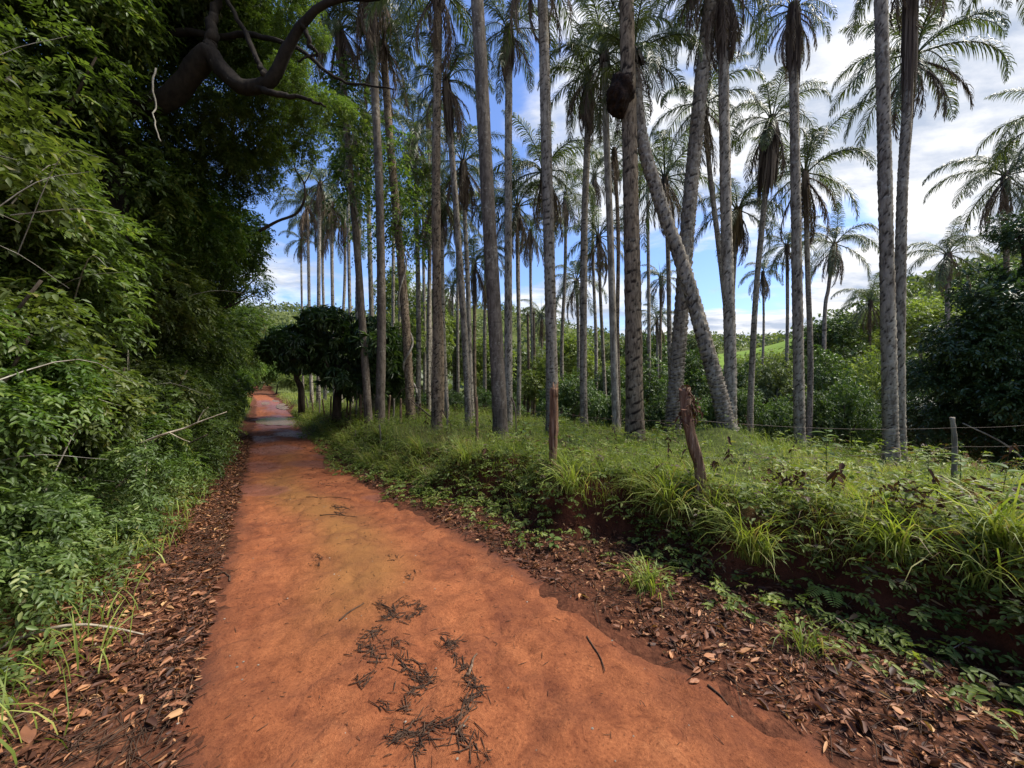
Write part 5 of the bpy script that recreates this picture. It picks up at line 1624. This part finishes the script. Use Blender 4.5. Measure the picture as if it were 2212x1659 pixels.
def build_plants():
    T = [(1445, 1120, 90, .50, .012, 1.1, 'big arching grass clump left of the leaning post foot'),
         (1375, 1075, 70, .40, .010, .9, 'grass clump on the bank edge right of the stump post'),
         (1235, 1065, 70, .42, .010, .9, 'grass clump hanging over the bank below the stump post'),
         (1400, 1280, 55, .26, .011, .4, 'small bright grass clump in the litter on the right verge'),
         (1625, 1210, 90, .46, .010, 1.0, 'tall feathery grass clump right of the leaning post'),
         (1935, 1215, 60, .40, .012, .9, 'arching grass clump on the right bank above the fern'),
         (2175, 1200, 70, .42, .014, .8, 'large broad-bladed grass clump at the right edge'),
         (1740, 1410, 40, .20, .010, .5, 'low grass clump at the verge below the fern'),
         (1010, 1010, 60, .40, .012, .9, 'grass clump on the bank left of the stump post'),
         (905, 985, 60, .42, .014, .9, 'grass clump at the bank foot nearer the far road'),
         (1130, 1105, 40, .22, .010, .5, 'small grass clump in the litter below the bank'),
         (2120, 1290, 40, .36, .012, .9, 'grass clump drooping over the dark bank near the right edge'),
         (1540, 1130, 50, .34, .010, .9, 'short grass clump directly at the foot of the leaning post'),
         (820, 950, 60, .40, .016, .8, 'grass clump below the smooth roadside palm')]
    for i, (u, v, n, h, w, ov, lab) in enumerate(T):
        tuft(lab, u, v, int(n * 1.7), h * 1.25, w * .8, ov, seed=i)
    rg = np.random.default_rng(123)

    def seedling(label, u, v, h, nleaf, L, W, mat, lean=0.0, stem_r=.006, group='leafy seedlings on the right bank'):
        b = hit(u, v)
        e = thing('leafy_seedling', b, label, 'plant', group)
        g = Geo()
        pts = resample([np.zeros(3), np.array([lean * .3, 0, h * .5]), np.array([lean, 0, h])], 8)
        tube(g, pts, np.linspace(stem_r, stem_r * .4, 8), 5)
        link('stem', g.mesh('stem', M['herb'], True), e)
        for k in range(nleaf):
            f = .3 + .7 * k / max(nleaf - 1, 1)
            p = np.array([np.interp(f, np.linspace(0, 1, 8), pts[:, j]) for j in range(3)])
            az = k * 2.4 + rg.normal(0, .3)
            d = np.array([[math.cos(az), math.sin(az), .35 - .3 * (1 - f)]])
            g = Geo()
            m = 6; q = np.linspace(0, 1, m); ww = np.sin(np.pi * np.clip(q * .93 + .04, 0, 1)) ** .75 * W / 2
            dn = nrm(d)[0]; sd = nrm(np.cross([[0, 0, 1.0]], d))[0]; up = np.cross(dn, sd)
            ll = L * rg.uniform(.75, 1.15)
            cen = p + dn * (q * ll)[:, None] - np.array([0, 0, 1.0]) * (q ** 2 * ll * .35)[:, None]
            V = np.concatenate([cen - sd * ww[:, None] + up * (ww * .3)[:, None], cen, cen + sd * ww[:, None] + up * (ww * .3)[:, None]])
            i = np.arange(m - 1)
            f4 = np.concatenate([np.stack([i, i + 1, m + i + 1, m + i], 1), np.stack([m + i, m + i + 1, 2 * m + i + 1, 2 * m + i], 1)])
            g.add(V, None, f4, float(rg.uniform(.5, .95)))
            link('leaf', g.mesh('leaf', M[mat], True), e)
    seedling('bright leafy seedling beside the slim knobbly palm base', 1785, 1055, .62, 16, .15, .065, 'shrub')
    seedling('small leafy plant left of the slim knobbly palm base', 1668, 1035, .36, 10, .12, .05, 'shrub')
    seedling('tall thin plant with narrow leaves near the right fence post', 2005, 1055, .36, 12, .12, .035, 'shrub')
    seedling('broad-leaved plant at the right edge before the dark wood', 2165, 1090, .34, 7, .18, .09, 'shrub', .05)
    seedling('leafy plant around the pale post at right', 2075, 1075, .40, 10, .14, .06, 'shrub')
    seedling('broad-leaved plant left of the cracked palm base', 1245, 985, .42, 10, .14, .07, 'shrub')
    seedling('leafy plant between smooth trunk and stump post', 1135, 975, .45, 12, .15, .07, 'shrub')
    seedling('yellow-green leafy stalk right of the cracked palm base', 1415, 990, .5, 8, .16, .05, 'shrub', .06)
    seedling('small leafy plant at the foot of the leaning palm', 1610, 1000, .28, 8, .12, .06, 'shrub')
    seedling('low broad-leaved weed in the verge litter at right', 1195, 1190, .15, 8, .09, .05, 'shrub')
    for (u, v, lab) in [(1700, 1075, 'withered dark brown plant right of the leaning post'), (2110, 1120, 'withered dark brown shrub in the meadow at the right edge'), (1960, 1130, 'withered brown plant at the end of the arching stem')]:
        b = hit(u, v); n = 120
        e = thing('withered_plant', b, lab, 'dead plant')
        for k in range(4):
            g = Geo(); az = rg.uniform(0, 6.28)
            tube(g, resample([np.zeros(3), np.array([math.cos(az) * .06, math.sin(az) * .06, .16]), np.array([math.cos(az) * .2, math.sin(az) * .2, .26])], 6), np.linspace(.005, .002, 6), 4)
            link('stem', g.mesh('stem', M['twig'], True), e)
        g = Geo()
        o = np.stack([rg.normal(0, .11, n), rg.normal(0, .11, n), rg.uniform(.03, .28, n)], 1)
        leaves(g, o, rg.normal(0, .6, (n, 3)) + np.array([0, 0, -.6]), rg.normal(0, 1, (n, 3)), rg.uniform(.03, .08, n), rg.uniform(.012, .035, n), rg.uniform(0, 1, n), 6, .4, .3)
        link('dead_leaves', g.mesh('dead_leaves', M['darkdead']), e)
    # fern on the bank
    b = hit(1790, 1285)
    e = thing('fern', b, 'small bright fern growing out of the dark bank', 'fern')
    for (az, L) in ((-1.15, .34), (3.4, .20), (-.4, .18), (-2.1, .22)):
        g = Geo()
        pts = resample([np.zeros(3), np.array([math.cos(az) * L * .5, math.sin(az) * L * .5, L * .22]), np.array([math.cos(az) * L, math.sin(az) * L, L * .02])], 14)
        tube(g, pts, np.linspace(.004, .0015, 14), 4, a=.7)
        Tn = nrm(np.gradient(pts, axis=0))
        for sg in (-1, 1):
            q = np.arange(2, 14)
            sd = nrm(np.cross(Tn[q], np.array([[0, 0, 1.0]]))) * sg
            ln = .30 * L * np.sin(np.pi * (q / 14.0) * .9 + .2)
            leaves(g, pts[q], sd + Tn[q] * .35, np.array([0, 0, 1.0]) + 0 * sd, ln, ln * .36, rg.uniform(.6, .8, len(q)), 6)
        link('frond', g.mesh('frond', M['weed']), e)
    # big pale leaves at the left edge
    for (u, v, Y, L, lab) in [(25, 690, 3.3, .24, 'very large pale green leaf at the left edge, beside a twig'), (40, 880, 3.0, .16, 'large yellow-green leaf at the left edge below the very large one'), (60, 1170, 2.9, .15, 'large green leaf in the lower left shrub')]:
        g = Geo(); n = 9; q = np.linspace(0, 1, n)
        w = np.sin(np.pi * np.clip(q * .95 + .03, 0, 1)) ** .7 * L * .30
        V = np.concatenate([np.stack([q * L, k * w, np.abs(k) * .15 * w - .25 * q ** 2 * L], 1) for k in (-1, -.5, 0, .5, 1)])
        i = np.arange(4)[:, None] * n; j = np.arange(n - 1)[None, :]
        g.add(V, None, np.stack([i + j, i + j + 1, i + n + j + 1, i + n + j], -1).reshape(-1, 4), .95)
        tag(link('large_leaf', g.mesh('large_leaf', M['shrub'], True), loc=P(u, v, Y) - np.array([.1, 0, 0]), rot=(R(35), R(8), R(-20))), lab, 'leaf')


def build_posts():
    rg = np.random.default_rng(321)

    def post(label, ub, vb, top, r0, r1, mat, mids=(), ragged=0, Y=None, name='fence_post', group='rough stick fence posts'):
        b = hit(ub, vb) if Y is None else P(ub, vb, Y)
        if Y is not None: b[2] = gz(b[0], b[1])
        Y0 = b[1]
        base = b - np.array([0, 0, .12])
        e = thing(name, base, label, 'post', group)
        ctrl = [np.zeros(3)] + [P(u, v, Y0) - base for (u, v) in mids] + [P(top[0], top[1], Y0) - base]
        g = Geo()
        n = 26
        pts = resample(ctrl, n)
        rr = np.linspace(r0, r1, n) * (1 + .16 * fbm(np.arange(n) * .5, ub, 9, 3) * 2)
        tube(g, pts, rr, 16, .42, int(ub))
        link('shaft', g.mesh('shaft', M[mat], True), e)
        for k in range(ragged):
            g = Geo()
            a = k / ragged * 6.28
            p0 = pts[-1] + np.array([math.cos(a), math.sin(a), 0]) * r1 * .7
            tube(g, [p0 - np.array([0, 0, .12]), p0 + np.array([rg.normal(0, .01), 0, rg.uniform(0, .10)])], [r1 * .32, .003], 5, .2, k)
            link('splinter', g.mesh('splinter', M[mat], True), e)
        return e, pts + base, Y0
    W = {}
    e, pts, Y0 = post('curved leaning post topped with shaggy dark red dead leaves', 1512, 1092, (1478, 838), .058, .046, 'post', [(1513, 1020), (1494, 950), (1482, 890)])
    W['lean'] = pts
    g = Geo(); n = 170
    o = np.stack([rg.normal(.012, .036, n), rg.normal(0, .036, n), rg.uniform(-.34, .04, n)], 1)
    o[:, 0] += np.where(o[:, 2] < -.05, .04, 0)
    leaves(g, o + (pts[-1] - np.array(e.location)), rg.normal(0, .45, (n, 3)) + np.array([0, 0, -1.0]), rg.normal(0, 1, (n, 3)), rg.uniform(.03, .10, n), rg.uniform(.012, .04, n), rg.uniform(0, 1, n), 6)
    link('dead_leaves', g.mesh('dead_leaves', M['darkdead']), e)
    _, W['stump'], _ = post('splintered reddish stump post in front of the ringed palm', 1193, 1003, (1198, 838), .055, .050, 'post_red', [(1196, 920)], 7)
    _, W['slim'], _ = post('slender brown stake left of the smooth palm base', 1031, 965, (1029, 858), .028, .022, 'post', [(1030, 910)], 2)
    _, W['pale'], _ = post('slender pale stake left of the slender brown one', 966, 935, (963, 846), .026, .020, 'post_grey', [(966, 890)], 2)
    _, W['right'], _ = post('pale thin post in the meadow before the dark wood at right', 2060, 1040, (2056, 902), .024, .021, 'post_grey', [(2062, 960)])
    post('short pale stick on the bank edge below the smooth palm', 824, 962, (820, 918), .016, .013, 'post_grey')
    post('tiny pale stick on the bank edge near the far grass', 765, 955, (768, 930), .012, .010, 'post_grey')
    post('low broken stump beside the dry arching frond', 905, 905, (908, 872), .035, .03, 'post')
    lab = 'thin dark stake in the old fence by the mango tree'
    for i, (u, Y) in enumerate([(690, 16.5), (702, 15.5), (714, 14.6), (724, 14), (748, 13.5), (757, 13), (768, 12.6), (779, 12.2), (838, 11.4), (850, 11.8), (866, 11.2), (678, 18), (668, 19.5)]):
        hpx = rg.uniform(44, 60) * 13 / Y
        b = P(u, CV, Y); zb = gz(b[0], b[1]); vb = CV - (zb - CAMH) / Y * F
        post(lab, u, vb, (u + rg.normal(0, 4), vb - hpx), .032, .026, 'post' if i % 3 else 'post_grey', Y=Y, group='thin stakes of the old fence by the mango')
    # barbed wire
    def wire(label, pts, sag=.05, r=.0016):
        out = []
        for a, b in zip(pts[:-1], pts[1:]):
            L = np.linalg.norm(b - a); n = max(6, int(L / .18))
            q = np.linspace(0, 1, n, endpoint=False)[:, None]
            p = a * (1 - q) + b * q; p[:, 2] -= 4 * sag * (q * (1 - q))[:, 0]
            out.append(p)
        out.append(pts[-1:]) if isinstance(pts, np.ndarray) else out.append(np.array([pts[-1]]))
        c = np.concatenate(out)
        e = thing('barbed_wire', c[0], label, 'wire')
        g = Geo(); tube(g, c - c[0], r, 4)
        link('strand', g.mesh('strand', M['wire']), e)
        g = Geo()
        for p in c[1:-1:2]:
            for k in range(2):
                d = rg.normal(0, 1, 3); d = d / np.linalg.norm(d) * .016
                tube(g, [p - c[0] - d, p - c[0] + d], .0016, 3)
        kind(link('barbs', g.mesh('barbs', M['wire'])), 'stuff')
    at = lambda pts, z: pts[np.argmin(np.abs(pts[:, 2] - z))]
    ends = P(2330, 1010, 6.4)
    for z, w in ((1.0, 'lower'), (1.35, 'upper')):
        chain = [at(W['pale'], z), at(W['slim'], z), at(W['stump'], z), at(W['lean'], z), at(W['right'], min(z, 1.2)), ends + np.array([0, 0, z - .5])]
        wire('%s rusty barbed wire strand running between the stick posts' % w, [np.asarray(c) + np.array([0, -.05, 0]) for c in chain])


def build_branches():
    def branch(label, px, r0, r1, mat, subs=(), name='fallen_branch', cat='branch', n=26, bump=.15):
        pts = [P(*p) for p in px]
        b = pts[0].copy()
        e = thing(name, b, label, cat)
        g = Geo(); tube(g, resample([p - b for p in pts], n), np.linspace(r0, r1, n), 7, bump, int(px[0][0]))
        link('stem', g.mesh('stem', M[mat], True), e)
        for (sp, q0, q1) in subs:
            g = Geo(); tube(g, resample([P(*p) - b for p in sp], 14), np.linspace(q0, q1, 14), 5, bump, 3)
            link('side_twig', g.mesh('side_twig', M[mat], True), e)
        return e

    def onground(u, v, lift=.02):
        p = hit(u, v); return (u, v - lift / p[1] * F, p[1])
    branch('pale fallen branch arching over the leaf litter at lower left', [onground(-60, 1440), (30, 1385, 2.35), (110, 1358, 2.4), (180, 1350, 2.45), (250, 1358, 2.5), onground(310, 1378)], .014, .005, 'twig_pale', [([(225, 1353, 2.48), (218, 1375, 2.47), onground(205, 1400)], .005, .003)])
    branch('forked pale grey branch lying in the herbs at left', [(300, 960, 4.6), (350, 940, 4.6), (400, 925, 4.7), (430, 912, 4.7), (490, 890, 4.8)], .016, .005, 'twig_pale', [([(365, 935, 4.6), (395, 950, 4.55), (410, 955, 4.5)], .008, .003), ([(425, 915, 4.7), (435, 895, 4.7), (450, 880, 4.7)], .008, .003), ([(312, 958, 4.6), (318, 990, 4.5), (314, 1035, 4.4)], .008, .006)])
    branch('thin dark arching stem above the grass of the right bank', [onground(1640, 1085, .05), (1690, 1060, 3.5), (1780, 1058, 3.45), (1880, 1078, 3.4), (1960, 1105, 3.35), onground(2040, 1150, .05)], .007, .004, 'twig', [([(1880, 1078, 3.4), (1850, 1120, 3.35), (1820, 1160, 3.3)], .004, .002)])
    branch('thin pale dead twigs sticking out of the dark bank at right', [onground(2170, 1350, .05), (2130, 1380, 2.4), (2080, 1420, 2.38), (2050, 1450, 2.36)], .008, .003, 'twig_pale', [([(2120, 1385, 2.4), (2090, 1385, 2.35), (2060, 1400, 2.3)], .004, .002), ([(2140, 1370, 2.4), (2150, 1430, 2.35), (2180, 1440, 2.3)], .004, .002)])
    # bare curved branch against the sky
    e = branch('bare curved branch with few leaves reaching into the sky gap', [(560, 500, 9.0), (600, 478, 8.9), (640, 462, 8.8), (658, 430, 8.7), (656, 395, 8.7), (640, 370, 8.7), (632, 345, 8.7)], .035, .012, 'bark', [([(656, 400, 8.7), (672, 370, 8.7), (676, 330, 8.7), (668, 290, 8.7)], .014, .006), ([(640, 370, 8.7), (622, 355, 8.7), (600, 350, 8.7)], .008, .004)], 'bare_branch')
    g = Geo(); rg = np.random.default_rng(4)
    b = np.array(e.location)
    o = np.array([P(u + rg.normal(0, 14), v + rg.normal(0, 14), 8.7) - b for (u, v) in [(668, 290), (676, 330), (640, 300), (610, 350), (620, 400), (690, 320), (655, 310)] for _ in range(6)])
    sprays(g, rg, o, rg.normal(0, 1, (len(o), 3)), 4, .2, .10, .05, 6, .5)
    link('leaves', g.mesh('leaves', M['left']), e)
    # dead palm leaf base lying on the bank at right
    b = hit(2035, 1335)
    g = Geo(); n = 12; q = np.linspace(0, 1, n)
    w = np.interp(q, [0, .15, .5, 1], [.012, .032, .028, .004])
    L = .34
    V = np.concatenate([np.stack([q * L, k * w, .02 - .0 * q + .35 * np.abs(k) * w], 1) for k in (-1, -.4, .4, 1)])
    i = np.arange(3)[:, None] * n; j = np.arange(n - 1)[None, :]
    g.add(V, None, np.stack([i + j, i + j + 1, i + n + j + 1, i + n + j], -1).reshape(-1, 4), .97)
    tag(link('dry_palm_sheath', g.mesh('dry_palm_sheath', M['litter'], True), loc=P(2005, 1300, 2.55), rot=(R(-30), R(42), R(-25))), 'long tan dry palm sheath on the dark bank at right', 'palm sheath')
    # dry fallen palm fronds
    def dryfrond(label, px, nl, L, seed, name='fallen_frond'):
        rg = np.random.default_rng(seed)
        pts = resample([P(*p) for p in px], 24); b = pts[0].copy(); pts = pts - b
        e = thing(name, b, label, 'palm frond', 'dry fallen palm fronds')
        g = Geo(); tube(g, pts, np.linspace(.022, .006, 24), 6)
        link('rachis', g.mesh('rachis', M['frond_dead'], True), e)
        g = Geo(); T = nrm(np.gradient(pts, axis=0))
        for k in range(nl):
            i = int(2 + 21 * k / nl)
            d = nrm(T[i] * .8 + rg.normal(0, .45, 3))
            l = L * rg.uniform(.6, 1.2)
            tube(g, resample([pts[i], pts[i] + d * l * .5 - np.array([0, 0, .06 * l]), pts[i] + d * l * .9 - np.array([0, 0, .5 * l])], 5), [.006, .007, .006, .004, .001], 3, cap=False, a=rg.uniform(.2, .9))
        kind(link('leaflets', g.mesh('leaflets', M['frond_dead'])), 'stuff')
    dryfrond('dry brown palm frond arching over the bank left of the speckled trunk', [(1010, 965, 9.6), (975, 920, 9.8), (940, 862, 10), (905, 838, 10.2), (870, 842, 10.4), (850, 870, 10.5)], 90, .5, 1)
    dryfrond('withered frond drooping beside the smooth palm base', [(1105, 860, 7.7), (1112, 880, 7.6), (1115, 920, 7.5), (1112, 975, 7.4)], 60, .35, 2)
    dryfrond('long grey fallen frond lying on the far right verge', [(640, 915, 16.5), (690, 940, 12.6), (720, 955, 11.6), (760, 985, 9.4)], 50, .35, 3)
    dryfrond('brown frond slumped over the stakes below the vine palm', [(930, 900, 10.4), (900, 875, 10.6), (880, 860, 10.8), (862, 880, 10.9)], 60, .45, 4)
    # climbing vines
    def vine(label, px, rad, stem_r, nleaf, leaf, mat, seed, turns, spread):
        rg = np.random.default_rng(seed)
        c = resample([P(*p) for p in px], 120); b = c[0].copy(); c = c - b
        e = thing('climbing_vine', b, label, 'vine', 'vines climbing the palms')
        th = np.linspace(0, turns * 6.28, 120)
        p = c + np.stack([np.cos(th) * rad, np.sin(th) * rad, 0 * th], 1)
        g = Geo(); tube(g, p, np.linspace(stem_r, stem_r * .5, 120), 7, .2, seed)
        link('stem', g.mesh('stem', M['bark_pale'], True), e)
        if nleaf:
            idx = rg.integers(10, 120, nleaf)
            dd = rand_dirs(rg, nleaf, -.8)
            o = c[idx] + dd * (spread * rg.uniform(.15, 1, nleaf))[:, None]
            g = Geo(); sprays(g, rg, o, dd + np.array([0, 0, -.5]), 6, .3, leaf, leaf * .5, 4, .6)
            link('leaves', g.mesh('leaves', M[mat]), e)
    vine('bare woody vine coiling round the palm trunk above the dry frond', [(888, 850, 11.95), (878, 720, 11.95), (862, 520, 11.95), (852, 420, 11.95)], .17, .035, 0, .1, 'left3', 5, 3.5, 0)
    vine('leafy vine curtain on the palm above the coiled vine', [(875, 560, 12), (855, 430, 12), (838, 300, 12)], .15, .02, 520, .11, 'left3', 6, 2.5, .85)
    vine('leafy green vine on the small round-crowned palm', [(902, 560, 13.6), (905, 420, 13.6), (900, 330, 13.6)], .12, .015, 260, .11, 'left3', 7, 2, .65)
    vine('dark leafy vine hanging on the leaning roadside palm', [(762, 480, 11.3), (752, 300, 11.3), (742, 150, 11.3)], .14, .02, 420, .13, 'left', 8, 2, .55)
    vine('leafy vine on the pale trunks beside the smooth roadside palm', [(790, 560, 14.8), (785, 430, 14.8), (778, 330, 14.8)], .14, .015, 260, .12, 'left3', 9, 2, .7)


build_plants()
build_posts()
build_branches()
print('tris', sum(len(m.polygons) for m in bpy.data.meshes), 'objects', len(bpy.data.objects))
